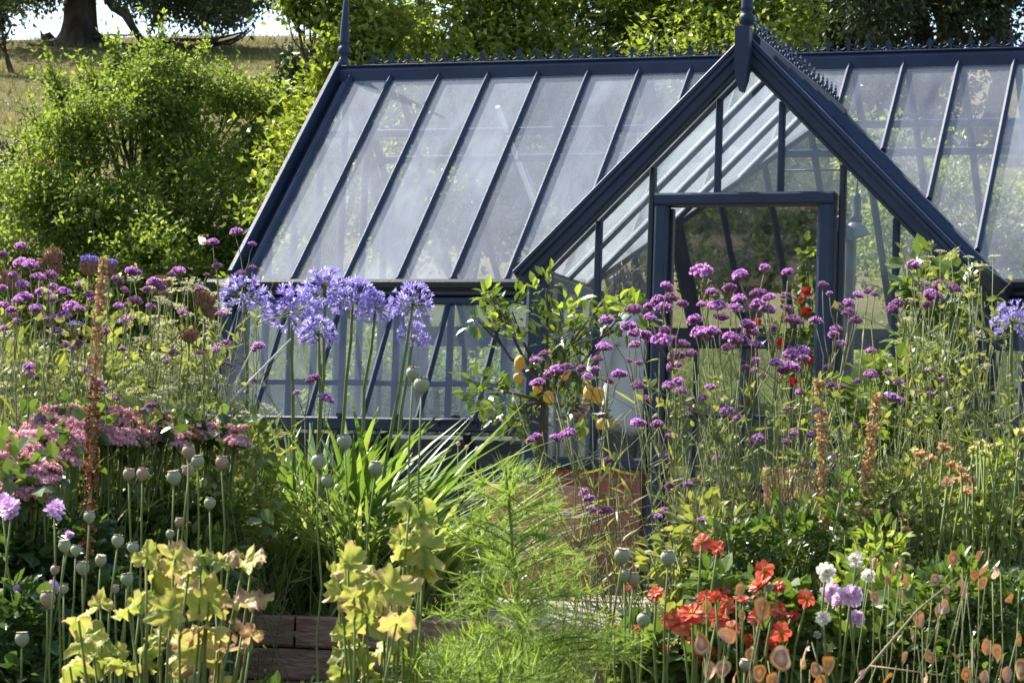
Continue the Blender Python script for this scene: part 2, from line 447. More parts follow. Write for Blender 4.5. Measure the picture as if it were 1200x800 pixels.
def hill_mat(name, stops):
    m, t, out = nt(name)
    tc = t.nodes.new('ShaderNodeTexCoord'); mp = t.nodes.new('ShaderNodeMapping'); mp.inputs['Rotation'].default_value = (0, 0, -YAW); mp.inputs['Scale'].default_value = (.35, 1, 1)
    t.links.new(tc.outputs['Object'], mp.inputs[0])
    n1 = noise(t, .16, 8, .62, vec=mp.outputs[0]); n2 = noise(t, 3.5, 6, .7); n3 = noise(t, 25, 4, .7)
    a = N(t, 'ShaderNodeMath', operation='MULTIPLY_ADD'); t.links.new(n2, a.inputs[0]); a.inputs[1].default_value = .35; t.links.new(n1, a.inputs[2])
    b = N(t, 'ShaderNodeMath', operation='MULTIPLY_ADD'); t.links.new(n3, b.inputs[0]); b.inputs[1].default_value = .25; t.links.new(a.outputs[0], b.inputs[2])
    c = ramp(t, b.outputs[0], stops)
    p = N(t, 'ShaderNodeBsdfPrincipled'); p.inputs['Roughness'].default_value = .95; p.inputs['Specular IOR Level'].default_value = .1
    t.links.new(c, p.inputs['Base Color'])
    bp = N(t, 'ShaderNodeBump'); bp.inputs['Strength'].default_value = 1; bp.inputs['Distance'].default_value = .15
    t.links.new(b.outputs[0], bp.inputs['Height']); t.links.new(bp.outputs[0], p.inputs['Normal'])
    t.links.new(p.outputs[0], out.inputs[0])
    return m


M['hill'] = hill_mat('dry_pasture', [(.46, (.03, .045, .014)), (.58, (.07, .085, .024)), (.70, (.13, .12, .04)), (.86, (.19, .15, .06)), (.96, (.24, .19, .09))])
M['lawn'] = hill_mat('meadow_grass', [(.46, (.035, .06, .014)), (.62, (.06, .085, .02)), (.78, (.10, .11, .03)), (.95, (.16, .14, .055))])
M['tuft'] = leaf('dry_grass_blade', [(.07, .085, .02), (.13, .125, .035), (.21, .18, .06)], .35, .7, .15)
M['meadow'] = leaf('meadow_blade', [(.045, .075, .015), (.08, .11, .022), (.15, .16, .045)], .35, .6, .2)

# ------------------------------------------------------------------ leaf and floret templates (y = length, z = face)
T_DIA = (np.array([(0, 0, 0), (.27, .5, .05), (0, 1, -.06), (-.27, .5, .05)]), [(0, 1, 2, 3)])
T_LEAF = (np.array([(0, 0, 0), (.24, .35, .06), (.2, .7, .03), (0, 1, -.1), (-.2, .7, .03), (-.24, .35, .06), (0, .35, 0), (0, .7, -.03)]),
          [(0, 1, 6), (6, 1, 2, 7), (7, 2, 3), (0, 6, 5), (6, 7, 4, 5), (7, 3, 4)])
T_BIG = (np.array([(0, 0, 0), (.3, .22, .05), (.4, .48, .05), (.24, .78, .0), (0, 1.02, -.14), (-.24, .78, .0), (-.4, .48, .05), (-.3, .22, .05), (0, .22, -.02), (0, .5, -.04), (0, .78, -.07)]),
         [(0, 1, 8), (8, 1, 2, 9), (9, 2, 3, 10), (10, 3, 4), (0, 8, 7), (8, 9, 6, 7), (9, 10, 5, 6), (10, 4, 5)])
T_BLADE = (np.array([(-.03, 0, 0), (.03, 0, 0), (.045, .5, .02), (-.045, .5, .02), (0, 1, -.05)]), [(0, 1, 2, 3), (3, 2, 4)])
T_THIN = (np.array([(-.022, 0, 0), (.022, 0, 0), (0, 1, -.05)]), [(0, 1, 2)])
T_PETAL = (np.array([(-.06, 0, 0), (.06, 0, 0), (.2, .6, .05), (.1, .95, 0), (-.1, .95, 0), (-.2, .6, .05)]), [(0, 1, 2, 5), (5, 2, 3, 4)])


def floret5():
    V = [(0, 0, -.25)]
    for i in range(10):
        a = i * PI / 5; r = 1 if i % 2 == 0 else .55
        V.append((r * math.cos(a), r * math.sin(a), .12 if i % 2 == 0 else .0))
    V = np.array(V)
    return (V[:, [0, 2, 1]] * np.array([1, 1, -1]), [(0, 1 + i, 1 + (i + 1) % 10) for i in range(10)])


T_PETAL2 = (np.array([(-.07, 0, 0), (.07, 0, 0), (.19, .35, .05), (.25, .65, .04), (.17, .93, -.02), (0, 1.02, -.06), (-.17, .93, -.02), (-.25, .65, .04), (-.19, .35, .05), (0, .35, -.01), (0, .65, -.02)]),
            [(0, 1, 9), (1, 2, 9), (0, 9, 8), (9, 2, 3, 10), (8, 9, 10, 7), (10, 3, 4, 5), (7, 10, 5, 6)])
T_FLO = floret5()   # faces along +y
T_BUD = (np.array([(0, 0, 0), (.5, .5, 0), (0, .5, .5), (-.5, .5, 0), (0, .5, -.5), (0, 1, 0)]), [(0, 2, 1), (0, 3, 2), (0, 4, 3), (0, 1, 4), (5, 1, 2), (5, 2, 3), (5, 3, 4), (5, 4, 1)])


def mesh_of(mb, name, mats):
    o = mb.build(name, mats); me = o.data; bpy.data.objects.remove(o); return me


def hemi(n, up=-.2):
    d = rdir(n * 3); d = d[d[:, 2] > up][:n]; return d


def verbena_head(k):
    mb = MB()
    n = 58
    c = np.array([[0, 0, 0]])
    subs = [(0, 0, 0, 1.0)] + [(.62 * math.cos(a), .62 * math.sin(a), -.12 + .1 * R.random(), .62) for a in R.random(3) * 6.28]
    for sx, sy, sz, r in subs[:2 + k % 3]:
        nn = int(n * r)
        d = hemi(nn, -.15); P = d * np.array([1, 1, .78]) * r * (.80 + .16 * R.random((len(d), 1))) + (sx, sy, sz)
        mb.inst(T_FLO, frames(d + R.normal(size=d.shape) * .35, rdir(len(d)), .13 + .09 * R.random(len(d))), P, 0)
        d = hemi(26, -.5); d[:, 2] -= .35; d = unit(d)
        mb.inst(T_BUD, frames(d, rdir(len(d)), .42 * r), d * np.array([1, 1, .5]) * r * .32 + (sx, sy, sz), 1)
        d = hemi(26, .0); mb.inst(T_BUD, frames(d, rdir(len(d)), .40 * r), d * np.array([1, 1, .55]) * r * .5 + (sx, sy, sz), 1)
    mb.tube([(0, 0, -.5), (0, 0, .1)], [.10, .2], 5, 2)
    return mesh_of(mb, 'flower_head', [M['verb_old' if k >= 6 else 'verb'], M['verb_dark'], M['stem_grey']])


VH = [verbena_head(k) for k in range(9)]


def xf(P, d, scale, spin=None):
    r = Matrix([list(x) for x in rotz_to(d)]).to_4x4()
    return Matrix.Translation(Vector(P)) @ r @ Matrix.Rotation(R.random() * 6.28 if spin is None else spin, 4, 'Z') @ Matrix.Scale(scale, 4)

# ------------------------------------------------------------------ terrain
def build_ground():
    ts = np.concatenate([np.linspace(-4, 8.85, 26), [8.951], np.linspace(9.2, 20, 26), np.linspace(20.4, 46, 80), np.linspace(46.6, 96, 84), np.linspace(98, 150, 16), [170, 220, 320]])
    ss = np.concatenate([[-260, -150, -100, -75], np.linspace(-55, 45, 130), [65, 90, 140, 260]])
    S, T = np.meshgrid(ss, ts)
    Z = ground_st(S, T)
    P = CAM[None, None, :] * np.array([1, 1, 0]) + S[..., None] * RH + T[..., None] * FH
    P[..., 2] = Z
    n, k = len(ts), len(ss)
    idx = np.arange(n * k).reshape(n, k)
    fs = np.stack([idx[:-1, :-1], idx[:-1, 1:], idx[1:, 1:], idx[1:, :-1]], -1).reshape(-1, 4)
    tt = (ts[:-1] + ts[1:]) / 2
    mi = np.repeat(np.where(tt < 10.0, 1, np.where(tt < 36, 2, 0)), k - 1)
    mb = MB(); mb.v.append(P.reshape(-1, 3)); mb.n = n * k
    mb.f.append(fs.astype(np.int32)); mb.m.append(mi.astype(np.int32)); mb.sm.append(np.full(len(fs), True))
    return tag(mb.build('ground', [M['hill'], M['soil'], M['lawn']]), 'dry grassy hillside rising behind the garden beds', 'ground', kind='structure')


build_ground()


def on_ground(u, t):
    """ground point straight under photo column u at distance t"""
    p = W(u, 640, t); p = np.array(p); p[2] = float(ground(p)); return p


# terrace floor in front of the porch
def quad_slab(name, corners, thick, mat, label, cat):
    mb = MB(); c = [np.array(x) for x in corners]
    mb.prism(c, (0, 0, -thick), 0)
    return tag(mb.build(name, mat), label, cat, kind='structure')


def G(s, t, z): return CAM * np.array([1, 1, 0]) + s * RH + t * FH + np.array([0, 0, z])


quad_slab('paved_path', [G(-.25, 9.02, -.405), G(-.05, 14.6, -.405), G(1.75, 14.6, -.405), G(.75, 9.02, -.405)], .05, M['timber_grey'], 'pale weathered terrace path leading to the porch door', 'path')


# ------------------------------------------------------------------ trees
def crown_leaves(mb, blobs, sprigs, per, size, tmpl, droop=.25, mat=0, gap=.0, spread=1.0):
    vol = np.array([b[1][0] * b[1][1] * b[1][2] for b in blobs]) ** .67
    vol /= vol.sum()
    for (c, r), w in zip(blobs, vol):
        c = np.array(c); r = np.array(r)
        n = max(6, int(sprigs * w))
        d = rdir(n); rad = (.40 + .70 * R.random((n, 1)) ** .7) * np.where(R.random((n, 1)) < .12, 1.22, 1)
        if gap: keep = R.random(n) > gap; d, rad = d[keep], rad[keep]; n = len(d)
        sp = c + d * r * rad
        sd = unit(d + np.array([0, 0, .35]) + R.normal(size=d.shape) * .55)
        sl = size * (3.0 + 4.5 * R.random((n, 1)) ** 2) * spread
        k = R.random((n, per, 1))
        pos = sp[:, None] + sd[:, None] * sl[:, None] * (k - .35) + R.normal(size=(n, per, 3)) * size * .75 * spread
        ld = unit(sd[:, None] * .7 + R.normal(size=(n, per, 3)) * .75 - np.array([0, 0, droop]))
        up = unit(np.array([0, 0, 1.]) + R.normal(size=(n, per, 3)) * .7)
        pos = pos.reshape(-1, 3); ld = ld.reshape(-1, 3); up = up.reshape(-1, 3)
        mb.inst(tmpl, frames(ld, up, size * (.7 + .65 * R.random(len(pos)))), pos, mat)


def break_up(blobs, k=6, f=.46):
    out_ = []
    for c, r in blobs:
        r = np.array(r)
        for d in rdir(k):
            out_.append((np.array(c) + d * r * (.45 + .5 * R.random()), tuple(r * f * (.65 + .7 * R.random()))))
        out_.append((c, tuple(r * .6)))
    return out_


def shoots(mb, mb_t, blobs, n, size, lf_n=16, up=.5, ln=1.0):
    c0 = np.mean([b[0] for b in blobs], axis=0)
    for i in range(n):
        c, r = blobs[R.integers(len(blobs))]; d = unit(np.array(c) - c0 + rdir(1)[0] * np.array(r) * 1.3 + (0, 0, up * r[2]))
        q = np.array(c) + d * np.array(r) * .85; L = size * (4 + 6 * R.random()) * ln; e = q + unit(d + (0, 0, up) + R.normal(size=3) * .35) * L
        C = curve(q, e, 6, sag=.08, wob=.02); mb_t.tube(C, np.linspace(size * .09, size * .03, 6), 3)
        k = R.random((lf_n, 1)) * .98; s = (k[:, 0] * 5).astype(int); f = k * 5 - s[:, None]; P = C[s] * (1 - f) + C[s + 1] * f
        mb.inst(T_DIA, frames(unit(unit(e - q) * .6 + R.normal(size=(lf_n, 3)) * .7), unit(np.array([0, 0, 1.]) + R.normal(size=(lf_n, 3)) * .6), size * (.7 + .6 * R.random(lf_n))), P)


def limbs(mb, base, blobs, r0, k=6, fork=.45, mat=0):
    base = np.array(base, float)
    top = np.mean([b[0] for b in blobs], axis=0)
    f = base + (top - base) * fork; f[:2] = base[:2] + (top[:2] - base[:2]) * .25
    mb.tube([base - (0, 0, .3), base + (0, 0, .02), base + (f - base) * .5 + R.normal(size=3) * r0 * .3, f], [r0 * 1.6, r0 * 1.25, r0, r0 * .85], 9, mat)
    for c, r in blobs:
        c = np.array(c)
        P = curve(f - (0, 0, .1 * r0), c, 7, sag=.12, wob=.03)
        mb.tube(P, np.linspace(r0 * .55, r0 * .12, 7), k, mat)
        for j in range(5):
            q = c + rdir(1)[0] * np.array(r) * .85
            s = P[R.integers(3, 6)]
            mb.tube(curve(s, q, 5, sag=.1, wob=.04), np.linspace(r0 * .2, r0 * .05, 5), 4, mat)


def tree(name, label, cat, base, blobs, sprigs, per, size, lf, r0, group=None, tmpl=T_DIA, droop=.25, fork=.35, gap=0, spread=1.0, bark='twig'):
    t = thing(name, label, cat, base, group)
    if lf in ('lf_bush', 'lf_plum') and sprigs > 900: blobs_l = break_up(blobs)
    else: blobs_l = blobs
    tw = MB(); limbs(tw, base, blobs, r0, fork=fork)
    mb = MB(); crown_leaves(mb, blobs_l, sprigs, per, size, tmpl, droop, gap=gap, spread=spread)
    if blobs_l is not blobs:
        shoots(mb, tw, blobs_l, sprigs // 20, size)
    tw.build('trunk', M[bark], t)
    mb.build('crown', M[lf], t)
    return t


def blob(u, v, t, ru, rv, rd=None):
    k = t / 3176.8
    return (W(u, v, t), (ru * k, (rd or ru) * k, rv * k))


# rounded bush on the left
bb = [blob(165, 118, 31, 70, 45), blob(95, 175, 30.5, 48, 50), blob(215, 175, 31, 70, 70, 60), blob(55, 260, 30, 60, 55), blob(150, 255, 30, 75, 70), blob(245, 255, 30.5, 65, 75), blob(262, 112, 31.5, 42, 32), blob(12, 315, 29.5, 60, 48),
      blob(115, 340, 29.5, 80, 60), blob(215, 345, 29.5, 85, 70), blob(300, 180, 31.5, 38, 60), blob(185, 78, 31.2, 26, 20), blob(108, 105, 31.2, 26, 18), blob(305, 300, 30, 55, 60), blob(55, 165, 30.8, 18, 16), blob(140, 80, 31.4, 14, 12), blob(228, 90, 31.3, 16, 13), blob(310, 130, 31.6, 26, 22), blob(40, 215, 30.4, 24, 22), blob(68, 112, 31, 12, 11)]
tree('leafy_bush', 'large rounded green bush left of the greenhouse below the big tree', 'bush', on_ground(165, 30.5), bb, 5600, 14, .062, 'lf_bush', .10, fork=.25)
# light green trees hugging the left gable and standing behind the ridge
bb = [blob(402, 75, 27.5, 30, 45), blob(372, 150, 27.5, 34, 45), blob(342, 215, 27.2, 34, 45), blob(405, 130, 27.5, 36, 55), blob(445, 25, 28, 50, 40), blob(345, 290, 27, 45, 50), blob(430, 80, 28, 45, 40), blob(372, 14, 28, 22, 12), blob(345, 6, 28, 14, 8), blob(410, -40, 28, 40, 40)]
tree('fruit_tree', 'yellow green fruit tree against the left gable of the greenhouse', 'tree', on_ground(380, 27.8), bb, 1300, 13, .088, 'lf_plum', .10, fork=.3, gap=.1)
bb = [blob(520, 40, 30, 75, 60), blob(590, -10, 30, 80, 60), blob(500, 130, 29.5, 90, 75), blob(610, 110, 29.5, 90, 80), blob(560, 220, 29, 110, 75), blob(480, -30, 30, 70, 50), blob(450, 230, 28.6, 70, 70)]
tree('fruit_tree', 'bushy fruit tree behind the left half of the ridge', 'tree', on_ground(545, 29.6), bb, 2600, 14, .082, 'lf_plum', .12, fork=.3)
bb = [blob(690, 30, 31, 80, 60), blob(760, -10, 31, 80, 60), blob(670, 130, 30.5, 80, 80), blob(770, 120, 30.5, 90, 80), blob(720, 230, 30, 110, 75), blob(640, -30, 31, 60, 40)]
tree('fruit_tree', 'dense fruit tree behind the middle of the ridge', 'tree', on_ground(715, 30.6), bb, 2500, 14, .082, 'lf_bush', .12, fork=.3)
bb = [blob(870, 25, 29.5, 70, 50), blob(915, 55, 29.5, 40, 45), blob(840, 110, 29, 80, 75), blob(830, -20, 30, 80, 50), blob(920, 150, 29, 60, 65), blob(850, 230, 28.6, 110, 75), blob(905, -10, 30, 40, 40), blob(955, 250, 28.6, 60, 65), blob(800, 285, 28.2, 60, 45), blob(860, 295, 28.2, 60, 42), blob(930, 300, 28.2, 60, 42)]
tree('fruit_tree', 'sunlit pale green fruit tree behind the porch finial', 'tree', on_ground(870, 29.2), bb, 2700, 14, .082, 'lf_plum', .11, fork=.3)
bb = [blob(1040, 190, 26.5, 55, 60), blob(1110, 235, 26.3, 60, 55), blob(1180, 260, 26.2, 60, 50), blob(1250, 255, 26.5, 60, 55), blob(1050, 290, 26, 80, 55), blob(1160, 320, 26, 90, 50)]
tree('garden_shrub', 'loose light green shrub showing through the right roof glass', 'shrub', on_ground(1130, 26.2), bb, 1100, 13, .065, 'lf_plum', .05, fork=.2, gap=.1)
for (u, w, lf, lab) in ((500, 60, 'lf_bush', 'low shrub behind the greenhouse seen through the agapanthus end of the wall glass'), (590, 45, 'lf_plum', 'low pale shrub behind the greenhouse left of the lemon tree'), (690, 60, 'lf_bush', 'low shrub behind the greenhouse seen through the left porch light'), (420, 50, 'lf_plum', 'low pale shrub behind the left end of the greenhouse'), (1010, 50, 'lf_bush', 'low shrub behind the greenhouse seen through the right porch light')):
    bb = [blob(u + dx, v, 21.8, w * .6, 36) for dx, v in ((-w * .5, 470), (w * .4, 480), (0, 440), (-w * .3, 520), (w * .3, 530))]
    tree('garden_shrub', lab, 'shrub', on_ground(u, 21.8), bb, 420, 12, .055, lf, .04, group='low shrubs behind the greenhouse', fork=.2)
# dark evergreens at the upper right
for (u, v, t, w, lab, cu) in ((1000, 0, 62, 62, 'dark evergreen tree right of the porch finial, left of two taller ones', 0), (1080, -20, 66, 70, 'dark evergreen tree in the middle of the upper right trees', 1), (1165, -25, 63, 55, 'dark evergreen tree at the upper right edge, open field under it', 2), (955, -40, 70, 60, 'dark evergreen tree rising just behind the pale fruit tree', 3)):
    bb = [blob(u + R.normal() * w * .5, v + R.normal() * 40 + dv, t + R.normal(), w * .75, 42) for dv in (-90, -60, -30, -10, 10, 30) for _ in range(2)]
    if cu != 2: bb += [blob(u + dx, v + 95, t, w * .6, 45) for dx in (-40, 0, 40)]
    if cu in (0, 1): bb += [blob(u + dx, v + 170, t - 1, w * .6, 50) for dx in (-35, 0, 35)]
    tree('evergreen_tree', lab, 'tree', on_ground(u, t), bb, 1500, 13, .15, 'lf_dark', .28, group='dark evergreens on the slope', droop=.5, fork=.3)
# small dark conifer-like shrub on the slope
bb = [blob(345, 88, 42, 20, 28), blob(338, 112, 42, 22, 26), blob(356, 118, 42, 18, 26), blob(346, 140, 42, 26, 24), blob(340, 70, 42, 9, 12)]
tree('dark_shrub', 'dark fine leaved shrub on the slope between bush and greenhouse', 'shrub', on_ground(346, 42), bb, 420, 12, .075, 'lf_dark', .06, fork=.2)
bb = [blob(5, 190, 34, 22, 26), blob(8, 230, 33.5, 26, 34), blob(-25, 200, 34, 30, 40), blob(4, 270, 33, 24, 30)]
tree('twiggy_shrub', 'dull twiggy shrub at the left edge beside the big bush', 'shrub', on_ground(3, 33.6), bb, 260, 9, .07, 'lf_dark', .05, fork=.2, gap=.2)


# old spreading tree on the hill
def big_tree():
    T = 84.0
    base = on_ground(92, T)
    t = thing('spreading_tree', 'old broad tree with flared trunk on the hill crest', 'tree', base)
    mb = MB()
    P = [W(90, 80, T), W(92, 60, T), W(93, 45, T), W(94, 25, T), W(94, 0, T), W(97, -30, T), W(104, -80, T), W(112, -140, T)]
    k = T / 3176.8
    mb.tube(P, np.array([34, 30, 24, 20, 18.5, 19, 15, 9]) * k, 16, 0)
    for (du, dv) in ((-60, 22), (-42, 12), (-25, 18), (30, 10), (52, 6), (16, 16), (70, 12)):
        e = W(92 + du, 58 + dv * .5, T - R.random() * 2); e[2] = float(ground(e)) + .05
        mb.tube([W(92 + du * .15, 42, T), W(92 + du * .38, 54, T), (W(92 + du * .65, 60, T) + e) / 2, e], np.array([14, 10, 6, 2.5]) * k, 8, 0)
    br = [[(100, -15), (122, -8), (133, 8), (147, 18), (158, 36), (168, 50), (180, 53), (200, 53)],
          [(168, 50), (190, 49), (212, 54), (232, 57), (255, 52), (275, 46), (290, 36)],
          [(180, 52), (198, 48), (214, 47), (236, 47), (262, 44), (284, 38)],
          [(168, 50), (172, 58), (166, 62)], [(110, -40), (60, -40), (30, -30), (5, -10)], [(104, -60), (180, -80), (240, -60), (290, -20)],
          [(110, 44), (130, 41), (152, 42)], [(112, 52), (135, 50), (152, 52)], [(240, 54), (255, 46), (268, 37)], [(250, 50), (270, 52), (284, 44), (296, 34)]]
    rr = [7, 4.2, 3, 2.5, 8, 8, 2, 2, 2, 2]
    for b, r in zip(br, rr):
        n = len(b)
        dt = np.linspace(0, R.normal() * 1.5, n)
        mb.tube([W(u, v, T - .5 + d) for (u, v), d in zip(b, dt)], np.linspace(r, r * .35, n) * k, 7, 0)
    for i in range(20):
        u = 180 + R.random() * 120; v = 50 - R.random() * 6
        mb.tube([W(u, v, T + R.normal() * .5), W(u + 6 + R.normal() * 4, v - 10, T), W(u + 10 + R.normal() * 8, v - 22 - R.random() * 12, T + R.normal())], np.array([.5, .4, .25]) * k, 4, 0)
    mb.build('trunk', M['bark'], t)
    mb = MB()
    bl = [blob(u, v, T + R.normal() * 2, ru, rv) for (u, v, ru, rv) in ((160, -8, 26, 16), (190, 4, 30, 16), (222, 10, 30, 14), (262, 10, 32, 17), (288, 4, 18, 14), (255, -10, 50, 22), (205, -15, 50, 22), (150, -25, 40, 20), (10, -4, 26, 12), (45, -4, 26, 9), (60, -22, 50, 18), (-4, 8, 16, 10), (110, -45, 60, 25), (-20, -20, 50, 30), (300, -30, 50, 30), (200, -70, 90, 45), (60, -80, 90, 50), (120, -130, 90, 50), (178, 22, 12, 6), (232, 26, 14, 5), (262, 26, 16, 6))]
    crown_leaves(mb, bl, 3000, 14, .17, T_DIA, .5, spread=.9)
    mb.build('crown', M['lf_oak'], t)


big_tree()
bb = [blob(u, v, 70, ru, rv) for (u, v, ru, rv) in ((-8, 8, 22, 16), (-25, 30, 30, 22), (-10, -15, 40, 16), (2, 22, 8, 7))]
tree('branching_tree', 'thin branched tree cut by the left edge on the hill', 'tree', on_ground(-14, 70), bb, 260, 11, .14, 'lf_oak', .07, fork=.3, bark='bark')
mb = MB()
for pts, r in (([(-14, 75), (-2, 58), (6, 47), (12, 33), (10, 24)], 2.2), ([(2, 52), (10, 50), (15, 44)], 1.2), ([(4, 48), (3, 36), (0, 24)], 1.2)):
    k = 70 / 3176.8
    mb.tube([W(u, v, 70) for u, v in pts], np.linspace(r, r * .4, len(pts)) * k, 6)
bt = [o for o in bpy.data.objects if o.name == 'branching_tree'][0]
mb.build('branch', M['bark'], bt)
# small fallen log beside the old tree
mb = MB(); a = on_ground(22, 84); b = on_ground(36, 84)
mb.tube([a + (0, 0, .15), (a + b) / 2 + (0, 0, .18), b + (0, 0, .08)], [.12, .17, .08], 7); mb.tube([a + (0, 0, .12), a + (-.1, 0, .4)], [.07, .02], 6)
tag(mb.build('fallen_log', M['bark']), 'dark broken log lying on the hill by the tree roots', 'log')

# unseen row of trees behind the camera, added to darken the upright glass reflections
mb = MB()
wb = [(G(s, -26 - 6 * R.random(), 1 + 7 * R.random()), (2.6 + R.random() * 1.5,) * 2 + (3 + R.random() * 1.5,)) for s in np.linspace(-34, 34, 30)]
crown_leaves(mb, wb, 2600, 12, .42, T_DIA, .3)
for c, r in wb[::2]: mb.tube([np.array([c[0], c[1], -2.2]), np.array(c)], [.3, .15], 7, 1)
tag(mb.build('added_wood', [M['lf_oak'], M['bark']]), 'unseen row of trees added to darken reflections in the upright greenhouse glass', 'wood', kind='stuff')

# ------------------------------------------------------------------ greenhouse
XL, S_, YR, ZR, YE, ZE = -3.5265, .3528, 2.8087, 3.0637, 1.1925, 1.4453
YB = 2 * YR - YE
NB = 20; XR = XL + NB * S_
FLOOR = -.40
PW, PZ, PE = 1.2448, 2.6645, 1.4124
gh = thing('greenhouse', 'navy framed greenhouse with gabled porch, dusty glass roof and ridge cresting', 'greenhouse', (0, 0, FLOOR))
X, Y, Z = np.eye(3)


def bar(name, p, q, side, w, h, mat='paint', parent=None):
    mb = MB(); mb.beam(p, q, side, w, h, 0, .46 if name in ('glazing_bar', 'sash_bar', 'porch_rafter') else .18); return mb.build(name, M[mat], parent or gh)


def pane(name, pts, mat):
    mb = MB(); mb.add(pts, [tuple(range(len(pts)))]); return mb.build(name, M[mat], gh)


# brick dwarf walls
def bwall(a, b, name='brick_base'):
    mb = MB(); mb.box(a, b); return mb.build(name, M['brick'], gh)


BZ = .29
bwall((XL, YE - .09, FLOOR), (-PW + .11, YE + .10, BZ)); bwall((PW - .11, YE - .09, FLOOR), (XR, YE + .10, BZ))
bwall((XL, YB - .10, FLOOR), (XR, YB + .09, BZ)); bwall((XL - .002, YE + .103, FLOOR), (XL + .19, YB - .103, BZ)); bwall((XR - .19, YE + .103, FLOOR), (XR + .002, YB - .103, BZ))
bwall((-1.111, -.012, FLOOR), (-.54, .16, BZ)); bwall((.54, -.012, FLOOR), (1.111, .16, BZ))
bwall((-PW + .018, .112, FLOOR), (-PW + .132, YE - .093, BZ)); bwall((PW - .132, .112, FLOOR), (PW - .018, YE - .093, BZ))
mb = MB(); mb.box((XL + .2, YE + .11, FLOOR - .05), (XR - .2, YB - .11, FLOOR + .012)); mb.build('floor', M['timber_grey'], gh)
mb = MB(); mb.box((-PW + .18, .0, FLOOR - .05), (PW - .18, YE + .1, FLOOR + .008)); mb.build('porch_floor', M['timber_grey'], gh)


# main rafters, front and back
nf = np.array([0, -1, 1]) / math.sqrt(2); nb_ = np.array([0, 1, 1]) / math.sqrt(2)
def front_z(y): return ZE + (y - YE)


for i in range(NB + 1):
    x = XL + i * S_
    if i in (0, NB): continue
    lo = np.array([x, YE, ZE])
    if abs(x) < PW - .03: lo = np.array([x, YE + (PZ - abs(x) - PE) * 1.0, 0]); lo[2] = front_z(lo[1])
    if abs(x) < .02: lo = np.array([x, YE + (PZ - ZE), PZ])
    bar('glazing_bar', lo + nf * .012, np.array([x, YR - .03, ZR - .03]) + nf * .012, X, .036, .05)
    bar('glazing_bar', np.array([x, YB, ZE]) + nb_ * .006, np.array([x, YR + .03, ZR - .03]) + nb_ * .006, X, .05, .05)
bar('glazing_bar', np.array([-1.40, YB, ZE]) + nb_ * -.05, np.array([-1.40, YR + .03, ZR - .03]) + nb_ * -.05, X, .12, .05)
for x, sg in ((XL, -1), (XR, 1)):
    # barge boards: an outer verge, an inner bar
    for nn, ye in ((nf, YE), (nb_, YB)):
        e = np.array([x - sg * -.05, ye, ZE]); r = np.array([x + sg * .05, YR, ZR])
        bar('verge_board', e + nn * .02, r + nn * .02, X, .035, .15)
        bar('glazing_bar', np.array([x - sg * .055, ye, ZE]) + nn * .012, np.array([x - sg * .055, YR, ZR]) + nn * .012, X, .05, .06)
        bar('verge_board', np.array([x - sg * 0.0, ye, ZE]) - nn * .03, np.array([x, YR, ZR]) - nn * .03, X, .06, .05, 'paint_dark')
# roof glass: front slope has the porch valley cut out of it
def fz(x, y): return (x, y, front_z(y) + .004)


dv = PZ - ZE
pane('roof_glass', [fz(XL, YE), fz(-dv, YE), fz(0, YE + dv), fz(0, YR), fz(XL, YR)], 'glass_roof')
pane('roof_glass', [fz(dv, YE), fz(XR, YE), fz(XR, YR), fz(0, YR), fz(0, YE + dv)], 'glass_roof_clear')
pane('roof_glass', [(XR, YB, ZE), (XL, YB, ZE), (XL, YR, ZR), (XR, YR, ZR)], 'glass_back')
# purlins and a roof vent stay on the back slope
for k in (.2, .30):
    y = YR + (YB - YR) * k; z = ZR - (y - YR) - .05
    bar('purlin', (XL + .05, y, z), (XR - .05, y, z), Y, .035, .05)
p = W(583, 125, 18.6); q = W(628, 245, 18.6)
bar('vent_stay', (-2.479, 2.977, 2.836), (-2.384, 3.60, 2.213), X, .03, .03, 'white_metal')
# ridge
mb = MB()
mb.prism([(XL - .06, YR - .055, ZR - .075), (XL - .06, YR - .075, ZR - .075), (XL - .06, YR - .075, ZR + .0), (XL - .06, YR - .05, ZR + .03), (XL - .06, YR + .05, ZR + .03), (XL - .06, YR + .075, ZR), (XL - .06, YR + .075, ZR - .075), (XL - .06, YR + .055, ZR - .075)], (XR - XL + .12, 0, 0))
mb.beam((XL - .06, YR, ZR + .036), (XR + .06, YR, ZR + .036), Y, .13, .012)
mb.build('ridge_board', M['paint'], gh)


def crest(x0, x1, step, h, along, origin, name='ridge_cresting'):
    """cast cresting: fleur heads on a scalloped strip"""
    mb = MB(); al = np.asarray(along, float); o = np.asarray(origin, float); sd = np.cross(Z, al)
    n = int(round((x1 - x0) / step))
    for i in range(n):
        c = o + al * (x0 + step * (i + .5))
        for prof in ([(-.010, 0), (.010, 0), (.007, .45), (.020, .55), (.021, .66), (.012, .72), (.014, .82), (.006, .9), (0.001, 1.0), (-.006, .9), (-.014, .82), (-.012, .72), (-.021, .66), (-.020, .55), (-.007, .45)],):
            mb.prism([c + al * a + Z * b * h - sd * .005 for a, b in prof], sd * .010)
        # scallop between heads and a small bud
        pts = [c + al * (step * k) + Z * h * (.20 + .32 * (2 * abs(k - .5)) ** 2) for k in np.linspace(0.1, .9, 7)]
        mb.tube(pts, .005, 4)
        b = c + al * step * .5
        mb.lathe([(.003, 0), (.004, h * .3), (.011, h * .38), (.008, h * .48), (.001, h * .56)], b, 6)
    mb.beam(o + al * x0 + Z * h * .08, o + al * x1 + Z * h * .08, sd, .012, h * .12)
    return mb.build(name, M['paint'], gh)


crest(XL + .12, XR - .05, .1325, .088, X, (0, YR, ZR + .042))


